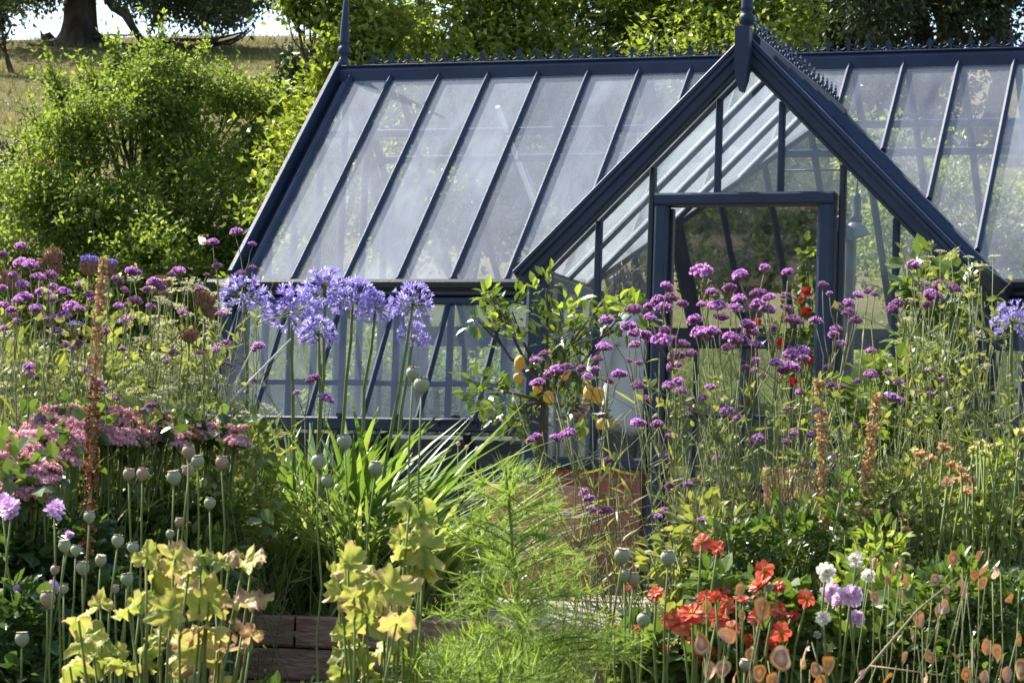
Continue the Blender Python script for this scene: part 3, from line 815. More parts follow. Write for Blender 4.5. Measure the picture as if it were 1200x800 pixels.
def finial(p, h, name='finial', drop=0.0):
    mb = MB()
    s = h
    prof = [(.036, -.02), (.036, .06), (.030, .075), (.022, .085), (.040, .10), (.046, .125), (.040, .15), (.024, .165), (.036, .175), (.035, .19), (.030, .30), (.018, .45), (.002, .64)]
    mb.lathe([(r, z * s) for r, z in prof], p, 12)
    if drop:
        mb.prism([np.array(p) + (-.040, -.10, .07), np.array(p) + (.040, -.10, .07), np.array(p) + (.040, -.10, -.13), np.array(p) + (.030, -.10, -.22), np.array(p) + (.008, -.10, -.285), np.array(p) + (-.008, -.10, -.285), np.array(p) + (-.030, -.10, -.22), np.array(p) + (-.040, -.10, -.13)], (0, .07, 0))
    return mb.build(name, M['paint'], gh)


finial((XL - .03, YR, ZR + .03), 1.0); finial((XR + .03, YR, ZR + .03), 1.0)

# eaves gutter, front in two lengths and back
def gutter(x0, x1, y, sg):
    mb = MB()
    prof = [(0, .02), (-.085, .02), (-.10, .0), (-.095, -.03), (-.075, -.055), (-.075, -.075), (-.04, -.11), (0, -.11)]
    mb.prism([(x0, y + sg * a, ZE + b - .01) for a, b in prof], (x1 - x0, 0, 0))
    return mb.build('gutter', M['paint_dark'], gh)


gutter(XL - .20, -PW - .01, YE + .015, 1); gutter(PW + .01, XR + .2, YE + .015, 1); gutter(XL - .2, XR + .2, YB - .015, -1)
# main walls: sill, posts, mullions, glass
for y, sg in ((YE, -1), (YB, 1)):
    segs = [(XL, -PW + .02), (PW - .02, XR)] if sg < 0 else [(XL, XR)]
    for a, b in segs:
        bar('sill', (a, y + sg * .02, BZ + .028), (b, y + sg * .02, BZ + .028), Y, .17, .05)
        bar('eaves_plate', (a + .1, y + .001, ZE - .10), (b - .1, y + .001, ZE - .10), Y, .06, .07)
        bar('transom', (a + .1, y, .82), (b - .1, y, .82), Y, .03, .035)
        pane('wall_glass', [(a, y, BZ + .05), (b, y, BZ + .05), (b, y, ZE - .1), (a, y, ZE - .1)], 'glass_wall' if sg < 0 else 'glass_back')
    for i in range(1, NB):
        x = XL + i * S_
        if sg < 0 and abs(x) < PW: continue
        bar('mullion', (x, y, BZ + .054), (x, y, ZE - .136), X, .034, .045)
for x, sg in ((XL, -1), (XR, 1)):
    for y in (YE, YB):
        bar('corner_post', (x + sg * .055, y, FLOOR), (x + sg * .055, y, ZE - .125), X, .105, .14, 'paint')
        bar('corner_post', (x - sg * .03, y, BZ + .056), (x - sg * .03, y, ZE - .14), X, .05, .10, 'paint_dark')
    bar('sill', (x, YE + .08, BZ + .028), (x, YB - .08, BZ + .028), X, .17, .05)
    bar('transom', (x, YE + .08, ZE - .03), (x, YB - .08, ZE - .03), X, .06, .06)
    for k in range(1, 8):
        y = YE + (YB - YE) * k / 8
        zt = ZE + min(y - YE, YB - y) - .06
        bar('mullion', (x, y, BZ + .054), (x, y, zt), Y, .034, .045)
    pane('gable_glass', [(x, YE, BZ + .05), (x, YB, BZ + .05), (x, YB, ZE), (x, YR, ZR), (x, YE, ZE)], 'glass_wall')

# opened side lights leaning out from the eaves on both sides of the porch
HT = np.array([0, YE - .055, ZE - .125]); HB = np.array([0, .665, .575])
for a, b in ((XL + .02, -PW - .03), (PW + .03, XR - .02)):
    v = HB - HT
    n_ = int(round((b - a) / S_))
    for i in range(n_ + 1):
        x = XL + .004 + i * S_ if a < 0 else XR - .004 - i * S_
        if not (a - .03 <= x <= b + .1): continue
        x = min(max(x, a + .02), b - .02)
        bar('sash_bar', HT + X * x, HB + X * x, X, .036, .042)
    bar('sash_rail', HT + X * a, HT + X * b, Y, .05, .04)
    bar('sash_rail', HB + X * a + (0, -.012, -.035), HB + X * b + (0, -.012, -.035), Y, .05, .078)
    pane('sash_glass', [HT + X * a, HT + X * b, HB + X * b, HB + X * a], 'glass_wall')
mb = MB()
hc = HB + X * -1.86 + (0, -.045, -.02)
mb.tube([hc + (-.12, .01, 0), hc + (-.11, -.025, .01), hc + (-.05, -.04, .012), hc + (.05, -.04, .012), hc + (.11, -.025, .01), hc + (.12, .01, 0)], .011, 7)
mb.box(hc + (-.14, 0, -.025), hc + (-.1, .02, .03)); mb.box(hc + (.1, 0, -.025), hc + (.14, .02, .03))
mb.build('handle', M['paint'], gh)
for x in (-2.23, -1.87, -1.5, -2.6):
    mb = MB(); mb.box((x - .018, .63, .583), (x + .018, .68, .60)); mb.build('sash_clip', M['paint'], gh)
# cold frame under the leaning lights
cf = thing('cold_frame', 'dark timber cold frame with raised glazed lid left of the porch', 'cold frame', (-2.1, .6, FLOOR))
lx0, lx1 = -2.36, -1.36
la = np.array([0, .69, .50]); lb = np.array([0, 1.07, .02])
for x in (lx0 + .03, (lx0 + lx1) / 2 + .05, lx1 - .03):
    bar('lid_bar', la + X * x, lb + X * x, X, .05, .04, 'paint_dark', cf)
bar('lid_rail', la + X * lx0 + (0, .025, -.03), la + X * lx1 + (0, .025, -.03), Y, .018, .022, 'white_metal', cf)  # white colour stands for the glint running along this rail
bar('lid_rail', lb + X * lx0, lb + X * lx1, Y, .04, .05, 'paint_dark', cf)
mb = MB(); mb.add([la + X * lx0, la + X * lx1, lb + X * lx1, lb + X * lx0], [(0, 1, 2, 3)]); mb.build('lid_glass', M['glass_wall'], cf)
mb = MB()
mb.box((lx0, .35, FLOOR), (lx1, .39, -.08)); mb.prism([(lx0, .393, FLOOR), (lx0, 1.09, FLOOR), (lx0, 1.09, .0), (lx0, .393, -.08)], (.04, 0, 0)); mb.prism([(lx1 - .04, .393, FLOOR), (lx1 - .04, 1.09, FLOOR), (lx1 - .04, 1.09, .0), (lx1 - .04, .393, -.08)], (.04, 0, 0))
mb.box((lx0 - .9, 1.082, FLOOR), (lx1 + .09, 1.098, .50)); mb.build('box', M['paint_dark'], cf)  # tall dark back panel added to stand for the shade under the lid
mb = MB(); mb.beam((lx0 - .05, .62, .44), (lx0 + .2, 1.08, -.1), X, .10, .06); mb.build('stay', M['paint_dark'], cf)

# porch
def post(name, x, y, z0, z1, w, d, mat='paint'): return bar(name, (x, y, z0), (x, y, z1), X, w, d, mat)


for s_ in (-1, 1):
    post('porch_post', s_ * 1.175, .045, FLOOR, PE - .03, .125, .13)
    post('porch_post', s_ * 1.17, YE - .05, BZ + .05, PE - .03, .08, .08)
    # rake: a moulded barge board with a proud capping
    e = np.array([s_ * (PW + .02), -.03, PE - .02]); k = np.array([0, -.03, PZ])
    d = unit(k - e); n2 = np.array([s_ * math.sin(PI / 4), 0, math.cos(PI / 4)])
    bar('rake_board', e - n2 * .055 - d * .02, k - n2 * .055 + d * .0, Y, .06, .085)
    bar('rake_capping', e - n2 * .002 - d * .04, k - n2 * .002, Y, .10, .026)
    bar('rake_moulding', e - n2 * .030 - d * .02 + (0, -.018, 0), k - n2 * .030 + (0, -.018, 0), Y, .06, .028)
    bar('rake_board', e - n2 * .106, k - n2 * .106, Y, .045, .018, 'paint_dark')
    # porch roof glass and bars
    yb0 = YE; yb1 = YE + dv
    pane('roof_glass', [(s_ * PW, .03, PE), (0, .03, PZ - .0), (0, yb1, PZ), (s_ * dv, YE, ZE), (s_ * PW, YE, PE)], 'glass_roof')
    for j in range(1, 6):
        y = .03 + j * .375
        xo = PW if y < YE else max(.02, PW - (y - YE))
        if xo < .05: continue
        bar('porch_rafter', (s_ * xo, y, PZ - xo), (s_ * .02, y, PZ - .02), Y, .036, .05)
    bar('valley_bar', (s_ * dv, YE, ZE), (0, YE + dv, PZ), X, .05, .04, 'paint_dark')
    # eaves gutter of the porch
    mb = MB(); prof = [(0, .02), (.075, .02), (.09, 0), (.085, -.03), (.05, -.08), (0, -.08)]
    mb.prism([(s_ * (PW - .02 + a), -.05, PE + b - .01) for a, b in prof], (0, YE - .055, 0)); mb.build('gutter', M['paint_dark'], gh)
    bar('porch_plate', (s_ * 1.19, .10, PE - .065), (s_ * 1.19, YE - .09, PE - .065), X, .06, .07)
    bar('porch_plate', (s_ * 1.17, .11, BZ + .028), (s_ * 1.17, YE - .12, BZ + .028), X, .13, .05)
    for y in (.42, .78): bar('mullion', (s_ * 1.17, y, BZ + .056), (s_ * 1.17, y, PE - .10), Y, .034, .04)
    pane('porch_glass', [(s_ * 1.17, .06, BZ + .05), (s_ * 1.17, YE, BZ + .05), (s_ * 1.17, YE, PE - .03), (s_ * 1.17, .06, PE - .03)], 'glass_wall')
    # front lights beside the door
    bar('sill', (s_ * 1.11, .03, BZ + .02), (s_ * .505, .03, BZ + .02), Y, .16, .065)
    xb = -.838 if s_ < 0 else .832
    post('mullion', xb, .045, BZ + .053, PZ - abs(xb) - .165, .036, .045)
    post('mullion', s_ * .535, .047, BZ + .053, PZ - .535 - .17, .034, .05, 'paint_dark')
    pane('porch_glass', [(s_ * .5, .05, BZ + .05), (s_ * 1.13, .05, BZ + .05), (s_ * 1.13, .05, PZ - 1.13 - .12), (s_ * .5, .05, PZ - .5 - .12)], 'glass_wall')
pane('porch_glass', [(-.5, .05, 1.80), (.5, .05, 1.80), (.5, .05, PZ - .62), (0, .05, PZ - .12), (-.5, .05, PZ - .62)], 'glass_wall')
for x in (-.166, .188): post('mullion', x, .045, 1.812, PZ - abs(x) - .165, .034, .045)
mb = MB(); mb.beam((-.466, .02, FLOOR), (-.466, .02, 1.735), X, .068, .12); mb.build('door_jamb', M['paint'], gh)
mb = MB(); mb.beam((.458, .02, FLOOR), (.458, .02, 1.735), X, .084, .12); mb.build('door_jamb', M['paint'], gh)
bar('door_lintel', (-.50, .018, 1.772), (.50, .018, 1.772), Y, .13, .07)
bar('door_stop', (-.424, .075, FLOOR), (-.424, .075, 1.73), X, .02, .05, 'paint_dark')
bar('door_stop', (.408, .075, FLOOR), (.408, .075, 1.73), X, .02, .05, 'paint_dark')
# the door, swung inwards on its right jamb
dr = bpy.data.objects.new('door', None); COL.objects.link(dr); dr['_base'] = [0., 0., 0.]; dr.parent = gh; dr.location = (0, 0, -FLOOR); dr.empty_display_size = .05
DX = .415
for y0, nm in ((.06, 'stile'), (.85, 'stile')): bar('door_stile', (DX, y0 + .04, FLOOR + .02), (DX, y0 + .04, 1.72), Y, .09, .045, 'paint', dr)
for z in (FLOOR + .12, .45, 1.68): bar('door_rail', (DX, .145, z), (DX, .845, z), Z, .10 if z < 1 else .08, .04, 'paint', dr)
bar('door_rail', (DX, .495, .502), (DX, .495, 1.638), Y, .03, .03, 'paint', dr)
mb = MB(); mb.add([(DX, .14, .5), (DX, .85, .5), (DX, .85, 1.64), (DX, .14, 1.64)], [(0, 1, 2, 3)]); mb.build('door_glass', M['glass_wall'], dr)
mb = MB(); mb.box((DX - .012, .14, FLOOR + .17), (DX + .012, .85, .4)); mb.build('door_panel', M['paint'], dr)

# porch ridge, cresting, finial
mb = MB(); mb.prism([(-.055, .03, PZ - .06), (-.06, .03, PZ + .0), (-.03, .03, PZ + .03), (.03, .03, PZ + .03), (.06, .03, PZ), (.055, .03, PZ - .06)], (0, YE + dv - .03, 0)); mb.build('ridge_board', M['paint_dark'], gh)
crest(.08, YE + dv - .02, .128, .115, Y, (0, 0, PZ + .03))
finial((0, -.06, PZ - .035), 1.0, drop=1)

# hanging lamp in the porch
lp = W(1003, 272, 15.5)
la_ = thing('hanging_lamp', 'small grey hanging lamp on a dark cord behind the right porch light', 'lamp', lp)
mb = MB(); mb.tube([lp + (0, 0, .06), lp + (0, 0, .36)], .006, 6); mb.build('cord', M['paint_dark'], la_)
mb = MB(); mb.lathe([(.02, .22), (.026, .2), (.026, .10), (.034, .09), (.034, .05)], lp, 12); mb.build('socket', M['paint'], la_)
mb = MB(); mb.lathe([(.026, .06), (.045, .045), (.066, .01), (.078, -.03), (.082, -.033), (.074, -.03), (.060, .005), (.04, .035), (.02, .05)], lp, 24, rot=rotz_to((-.25, -.1, 1))); mb.build('lamp_shade', M['grey_glass'], la_)
mb = MB(); mb.tube([(0, lp[1], lp[2] + .36), (lp[0], lp[1], lp[2] + .36)], .006, 5); mb.tube([(0, lp[1], lp[2] + .36), (0, lp[1], PZ - .06)], .006, 5); mb.build('bracket', M['paint_dark'], la_)

# staging bench inside, with pots
def bench(x0, x1, y0, y1, z, label):
    b = thing('staging_bench', label, 'bench', ((x0 + x1) / 2, (y0 + y1) / 2, FLOOR + .012), group='staging benches')
    mb = MB()
    for i in range(6):
        yy = y0 + (y1 - y0) * (i + .5) / 6; mb.box((x0, yy - .045, z - .025), (x1, yy + .045, z))
    mb.build('bench_top', M['timber_grey'], b)
    for x in (x0 + .1, x1 - .1):
        for yy in (y0 + .06, y1 - .06): bar('leg', (x, yy, FLOOR + .014), (x, yy, z - .03), X, .05, .05, 'timber_grey', b)


bench(-3.2, -.9, 3.6, 4.2, .36, 'slatted grey bench inside the greenhouse left of the doorway')
bench(1.0, 3.3, 3.6, 4.2, .36, 'slatted grey bench inside the greenhouse right of the doorway')


def pot(name, c, r, h, label, mat='terracotta', cat='pot', rim=.06):
    mb = MB()
    mb.lathe([(r * .68, 0), (r * .72, .01), (r * .93, h * .82), (r * .95, h * .84), (r * 1.04, h * .85), (r * 1.06, h * .97), (r * 1.03, h), (r * .92, h), (r * .88, h * .9), (.01, h * .88)], c, 28)
    return tag(mb.build(name, M[mat], None, None), label, cat)


def leafy(mb, c, r, n, size, tmpl, mat=0, up=.35, droop=.2, flat=1.0):
    c = np.array(c); r = np.array(r, float)
    d = rdir(n); P = c + d * r * (R.random((n, 1)) ** .5)
    ld = unit(d + (0, 0, up) + R.normal(size=(n, 3)) * .5 - (0, 0, droop))
    u = unit(np.array([0, 0, 1.]) * flat + R.normal(size=(n, 3)) * .45)
    mb.inst(tmpl, frames(ld, u, size * (.6 + .7 * R.random(n))), P, mat)


def greenery(name, label, cat, base, blobs, n, size, tmpl, mat, stem='stem', nst=8, group=None):
    """leafy plant: stems from the base and leaves filling the blobs"""
    t = thing(name, label, cat, base, group)
    add_green(t, base, blobs, n, size, tmpl, mat, stem, nst)
    return t


def add_green(t, base, blobs, n, size, tmpl, mat, stem='stem', nst=8, r=.006):
    mb = MB()
    for c, rr in blobs:
        for j in range(nst):
            q = np.array(c) + rdir(1)[0] * np.array(rr) * .8
            b = np.array(base) + (R.normal() * .06, R.normal() * .06, -.02)
            mb.tube(curve(b, q, 6, sag=.15, wob=.02), np.linspace(r, r * .4, 6), 4)
    mb.build('stem', M[stem], t)
    mb = MB()
    w = np.array([b[1][0] * b[1][2] for b in blobs]); w = w / w.sum()
    for (c, rr), ww in zip(blobs, w): leafy(mb, c, rr, int(n * ww), size, tmpl)
    mb.build('foliage', M[mat], t)


# plants and pots inside
for i, (x, h, lab) in enumerate(((-2.9, .28, 'potted green plant at the left end of the inside bench'), (-2.3, .22, 'small potted green plant in the middle of the inside bench'), (-1.5, .35, 'taller potted green plant at the right end of the inside bench'))):
    c = np.array([x, 3.9, .362]); pot('terracotta_pot', c, .11, .17, 'terracotta pot under the ' + lab.split(' at ')[0].split(' in the')[0] + (' at the bench left end', ' at mid bench', ' at the bench right end')[i])
    greenery('potted_plant', lab, 'plant', c + (0, 0, .16), [(c + (0, 0, .17 + h * .6), (.17, .16, h * .6))], 160, .07, T_LEAF, 'lf_bed', nst=6)
for i, (x, h, lab) in enumerate(((1.3, .30, 'potted green plant at the left end of the right inside bench'), (1.9, .22, 'small potted green plant in the middle of the right inside bench'), (2.8, .38, 'taller potted plant at the right end of the right inside bench'), (-2.62, .4, 'slim potted plant between two others on the left inside bench'))):
    c = np.array([x, 3.85, .362]); pot('terracotta_pot', c, .10, .16, 'terracotta pot holding the ' + lab.split(' at ')[0].split(' in the')[0].split(' between')[0] + (' at the left of the right bench', ' mid right bench', ' at the right of the right bench', ' on the left bench')[i])
    greenery('potted_plant', lab, 'plant', c + (0, 0, .15), [(c + (0, 0, .16 + h * .6), (.16, .15, h * .6))], 150, .075, T_LEAF, 'lf_bed', nst=6)
# red pelargonium trained up inside the doorway
c = np.array(W(934, 465, 15.6)); c[2] = FLOOR + .012
pot('terracotta_pot', c, .14, .24, 'terracotta pot just inside the doorway under the red geranium')
gt = greenery('geranium', 'tall geranium with red blooms just inside the right side of the doorway', 'geranium', c + (0, 0, .22), [blob(942, 355, 15.6, 16, 26), blob(945, 300, 15.6, 8, 26), blob(940, 410, 15.6, 20, 26), blob(905, 392, 15.6, 20, 18)], 170, .055, T_BIG, 'lf_bed', nst=4)
for (u, v, r) in ((946, 343, 7), (945, 366, 7), (887, 378, 6), (914, 402, 7), (950, 424, 8), (929, 448, 6), (938, 352, 4), (918, 372, 4)):
    mb = MB(); d = hemi(26, -.4); p = W(u, v, 15.5); s = r * 15.5 / 3176.8
    mb.inst(T_FLO, frames(d + R.normal(size=d.shape) * .3, rdir(len(d)), .42 * s), p + d * s * .8, 0); mb.build('flower', M['geranium'], gt)

# ------------------------------------------------------------------ person in a white shirt behind the left porch light
def skin(name, pts, edges, rad, mat, parent, sub=2, root=0):
    me = bpy.data.meshes.new(name)
    me.from_pydata([tuple(map(float, p)) for p in pts], edges, [])
    o = bpy.data.objects.new(name, me); COL.objects.link(o)
    md = o.modifiers.new('skin', 'SKIN'); md.use_smooth_shade = True
    for i, r in enumerate(rad):
        rr = r if isinstance(r, tuple) else (r, r)
        me.skin_vertices[0].data[i].radius = rr
    me.skin_vertices[0].data[root].use_root = True
    sb = o.modifiers.new('sub', 'SUBSURF'); sb.levels = sub; sb.render_levels = sub
    dg = bpy.context.evaluated_depsgraph_get()
    m2 = bpy.data.meshes.new_from_object(o.evaluated_get(dg)); m2.name = name
    bpy.data.objects.remove(o)
    m2.materials.clear(); m2.materials.append(M[mat])
    for p in m2.polygons: p.use_smooth = True
    return link(name, m2, parent)


pc = np.array(W(736, 460, 15.35)); pc[2] = FLOOR + .012
per = thing('person', 'person in a loose white shirt and dark trousers standing inside the porch', 'person', pc)
fwd = unit(np.array([-.75, .66, 0])); lat = np.array([fwd[1], -fwd[0], 0])


def pp(a, f, z): return pc + lat * a + fwd * f + Z * z


body = [pp(0, 0, .97), pp(0, .0, 1.15), pp(0, .0, 1.33), pp(0, -.01, 1.45), pp(0, .0, 1.54), pp(0, .02, 1.60), pp(0, .03, 1.68), pp(0, .03, 1.76)]
bed_ = [(i, i + 1) for i in range(7)]
brad = [(.11, .085), (.10, .075), (.105, .075), (.055, .05), .046, .062, .088, .062]
for s_ in (-1, 1):
    o = len(body); body += [pp(s_ * .165, -.01, 1.45), pp(s_ * .21, .0, 1.18), pp(s_ * .19, .16, 1.02), pp(s_ * .17, .24, 1.0)]
    bed_ += [(3, o), (o, o + 1), (o + 1, o + 2), (o + 2, o + 3)]; brad += [.04, .036, .03, .034]
    o = len(body); body += [pp(s_ * .09, 0, .88), pp(s_ * .10, .02, .5), pp(s_ * .10, -.01, .09), pp(s_ * .105, .12, .035)]
    bed_ += [(0, o), (o, o + 1), (o + 1, o + 2), (o + 2, o + 3)]; brad += [.085, .055, .042, .038]
skin('body', body, bed_, brad, 'skin', per)
sh = [pp(0, 0, .84), pp(0, 0, 1.0), pp(0, .0, 1.2), pp(0, .0, 1.36), pp(0, -.01, 1.465)]
se = [(i, i + 1) for i in range(4)]; sr = [(.175, .135), (.165, .13), (.16, .125), (.165, .12), (.095, .085)]
for s_ in (-1, 1):
    o = len(sh); sh += [pp(s_ * .17, -.01, 1.44), pp(s_ * .215, .0, 1.2), pp(s_ * .205, .06, 1.12)]
    se += [(4, o), (o, o + 1), (o + 1, o + 2)]; sr += [.072, .066, .062]
skin('shirt', sh, se, sr, 'shirt', per)
mb = MB(); mb.lathe([(.066, 1.50), (.074, 1.51), (.066, 1.565), (.060, 1.56)], pc, 14); mb.build('collar', M['shirt'], per)
tr_ = [pp(0, 0, .96)]; te = []; trr = [(.15, .12)]
for s_ in (-1, 1):
    o = len(tr_); tr_ += [pp(s_ * .09, 0, .86), pp(s_ * .10, .02, .5), pp(s_ * .10, -.01, .12)]; te += [(0, o), (o, o + 1), (o + 1, o + 2)]; trr += [.105, .078, .062]
skin('trousers', tr_, te, trr, 'trouser', per)
hd = pp(0, .035, 1.72)
mb = MB()
d = rdir(900); d = d[(d[:, 2] > -.1) | ((d @ fwd) < -.15)]; d = d[~((d[:, 2] < .35) & ((d @ fwd) > .2))]
mb.inst(T_BLADE, frames(unit(np.cross(d, np.cross(Z, d)) * -1 + R.normal(size=d.shape) * .3), d, .075), hd + d * (.098, .105, .118), 0)
mb.build('hair', M['hair'], per)
for s_ in (-1, 1):
    mb = MB(); e = hd + lat * s_ * .034 + fwd * .088 + Z * -.005; mb.lathe([(.001, -.011), (.009, -.006), (.011, 0), (.009, .006), (.001, .011)], e, 8); mb.build('eye', M['hair'], per)
mb = MB(); n0 = hd + fwd * .095
mb.prism([n0 + Z * .01, n0 + Z * -.045 + lat * .016, n0 + Z * -.045 - lat * .016], fwd * .014); mb.prism([n0 + Z * -.07 + lat * .025 - fwd * .012, n0 + Z * -.078 - fwd * .012, n0 + Z * -.07 - lat * .025 - fwd * .012], fwd * .006)
for s_ in (-1, 1): mb.lathe([(.004, -.03), (.012, -.015), (.014, .012), (.004, .03)], hd + lat * s_ * .098 + Z * -.01, 8)
mb.build('face', M['skin'], per)
for s_ in (-1, 1):
    mb = MB(); h = pp(s_ * .17, .24, 1.0)
    for j in range(5):
        a = (j - 2) * .016; L = (.055, .075, .082, .076, .05)[j]
        q0 = h + lat * (a + (s_ * -.02 if j == 0 else 0)) + fwd * (.02 if j else 0)
        mb.tube([q0, q0 + fwd * L * .5 + Z * -.005, q0 + fwd * L * .8 + Z * -.03], [.010, .009, .007], 6)
    mb.build('hand', M['skin'], per)

# ------------------------------------------------------------------ timber retaining wall at the edge of the terrace
zt = -.425
wl = thing('retaining_wall', 'low retaining wall of stacked weathered timber sleepers', 'wall', G(0, WALL_T, -1.18))
for r in range(8):
    z1 = zt - r * .105; s0 = -3.4 + (.0, .55, .2, .8)[r % 4]
    while s0 < 3.4:
        L = .55 + R.random() * .5
        s1 = min(s0 + L, 3.45)
        mb = MB(); j = R.normal() * .006
        if not (r < 4 and s0 < -.58 + .01 and s1 > -.58 and False):
            a = G(s0 + .004, WALL_T - .03 + j, z1 - .05); b = G(s1 - .004, WALL_T - .03 + j, z1 - .05)
            mb.beam(a, b, FH, .15, .10, 0, .08); mb.build('sleeper', M['timber'], wl)
        s0 = s1
ws = thing('step_edge', 'round weathered log edging the lower step beside the wall', 'step', G(-.45, 8.45, -1.18))
mb = MB(); P = [W(388, 778, 8.4), W(430, 777, 8.4), W(480, 776, 8.4), W(560, 778, 8.4)]
mb.tube(P, [.030, .032, .031, .033], 12); mb.build('log', M['timber_grey'], ws)
for u in (400, 470, 545):
    p = W(u, 780, 8.43); mb = MB(); mb.tube([p + (0, 0, -.8), p + (0, 0, -.02)], .03, 8); mb.build('peg', M['timber'], ws)
mb = MB()
q = [W(572, 733, 8.74), W(800, 745, 8.74)]; e = [W(572, 704, 9.05), W(800, 714, 9.05)]
mb.prism([q[0], q[1], e[1], e[0]], (0, 0, -.035)); ob = mb.build('coping_plank', M['timber_grey'])
tag(ob, 'wide pale grey timber plank capping the wall below the pot', 'plank')

# ------------------------------------------------------------------ big terracotta pot and lemon tree
pb = W(630, 569, 12.6); hb = pb[2] + .43
pot('large_pot', np.array([pb[0], pb[1], -.43]), .232, pb[2] + .43, 'big pale terracotta pot standing before the brick porch base', rim=.05)
pl = W(634, 600, 14.3); pl[2] = -.43
pot('terracotta_pot', pl, .2, .36, 'terracotta pot holding the lemon tree beside the porch corner')
lt = thing('lemon_tree', 'small lemon tree with thin trunk before the left porch corner', 'lemon tree', pl + (0, 0, .3))
mb = MB()
TL = 14.2
trk = [pl + (0, 0, .3), W(633, 560, TL), W(634, 510, TL), W(637, 470, TL)]
mb.tube(trk, [.02, .018, .016, .014], 8)
lb_ = [blob(570, 460, TL, 36, 26), blob(600, 480, TL, 30, 24), blob(690, 375, TL, 38, 26), blob(740, 370, TL, 34, 24), blob(640, 340, TL, 10, 26), blob(600, 365, TL, 38, 26), blob(672, 440, TL, 30, 30), blob(652, 400, TL, 24, 24), blob(650, 430, TL, 34, 34), blob(620, 490, TL, 20, 30), blob(685, 485, TL, 28, 18), blob(575, 350, TL, 14, 12), blob(560, 375, TL, 16, 14)]
for c, r in lb_:
    P = curve(trk[-1], c, 7, sag=.1, wob=.03); mb.tube(P, np.linspace(.011, .004, 7), 5)
    for j in range(4):
        q = np.array(c) + rdir(1)[0] * np.array(r); mb.tube(curve(P[4], q, 5, sag=.1, wob=.03), np.linspace(.004, .002, 5), 4)
mb.build('trunk', M['twig'], lt)
mb = MB()
for c, r in lb_: leafy(mb, c, np.array(r) * 1.05, int(4 + 3000 * r[0] * r[2]), .072, T_LEAF, up=.2, droop=.3)
mb.build('crown', M['lf_lemon'], lt)
mb = MB()
for (u, v, n) in ((568, 345, 8), (580, 372, 14), (665, 365, 22), (672, 350, 10), (735, 360, 22), (718, 352, 10), (640, 322, 7), (634, 334, 5), (605, 390, 10), (588, 400, 8)):
    leafy(mb, W(u, v, TL - .15), np.array([.06, .06, .04]), int(n * .7), .075, T_LEAF, up=.9, droop=.0)
mb.build('new_leaves', M['lf_lemon_new'], lt)
for (u, v, w, h) in ((609, 425, 11, 18), (607, 443, 9, 12), (664, 433, 10, 14), (630, 454, 10, 12), (643, 465, 11, 14), (690, 459, 11, 18), (700, 463, 13, 18), (704, 497, 10, 10), (662, 440, 8, 10)):
    k = TL / 3176.8 * .58; p = W(u, v, TL - .42)
    mb = MB(); r = w * k; L = (.35 * w + .65 * h) * k
    mb.lathe([(.001, L * 1.0), (r * .4, L * .93), (r * .75, L * .7), (r * .96, L * .3), (r, 0), (r * .95, -L * .4), (r * .72, -L * .76), (r * .34, -L * .95), (r * .16, -L * 1.06), (.001, -L * 1.1)], p, 14, rot=rotz_to(unit(np.array([R.normal() * .25, R.normal() * .25, 1])))); mb.build('lemon', M['lemon'], lt)
# pots on the terrace behind the right-hand flowers
for (u, v, t, r, lab) in ((945, 592, 12.6, .085, 'terracotta pot behind the verbena stems below the doorway'), (912, 590, 12.9, .075, 'terracotta pot partly hidden, left of another below the doorway')):
    p = W(u, v, t); p[2] = -.43; pot('terracotta_pot', p, r, W(u, v - 42, t)[2] + .43, lab)

# ------------------------------------------------------------------ purple verbena
def px(w, t): return w * t / 3176.8


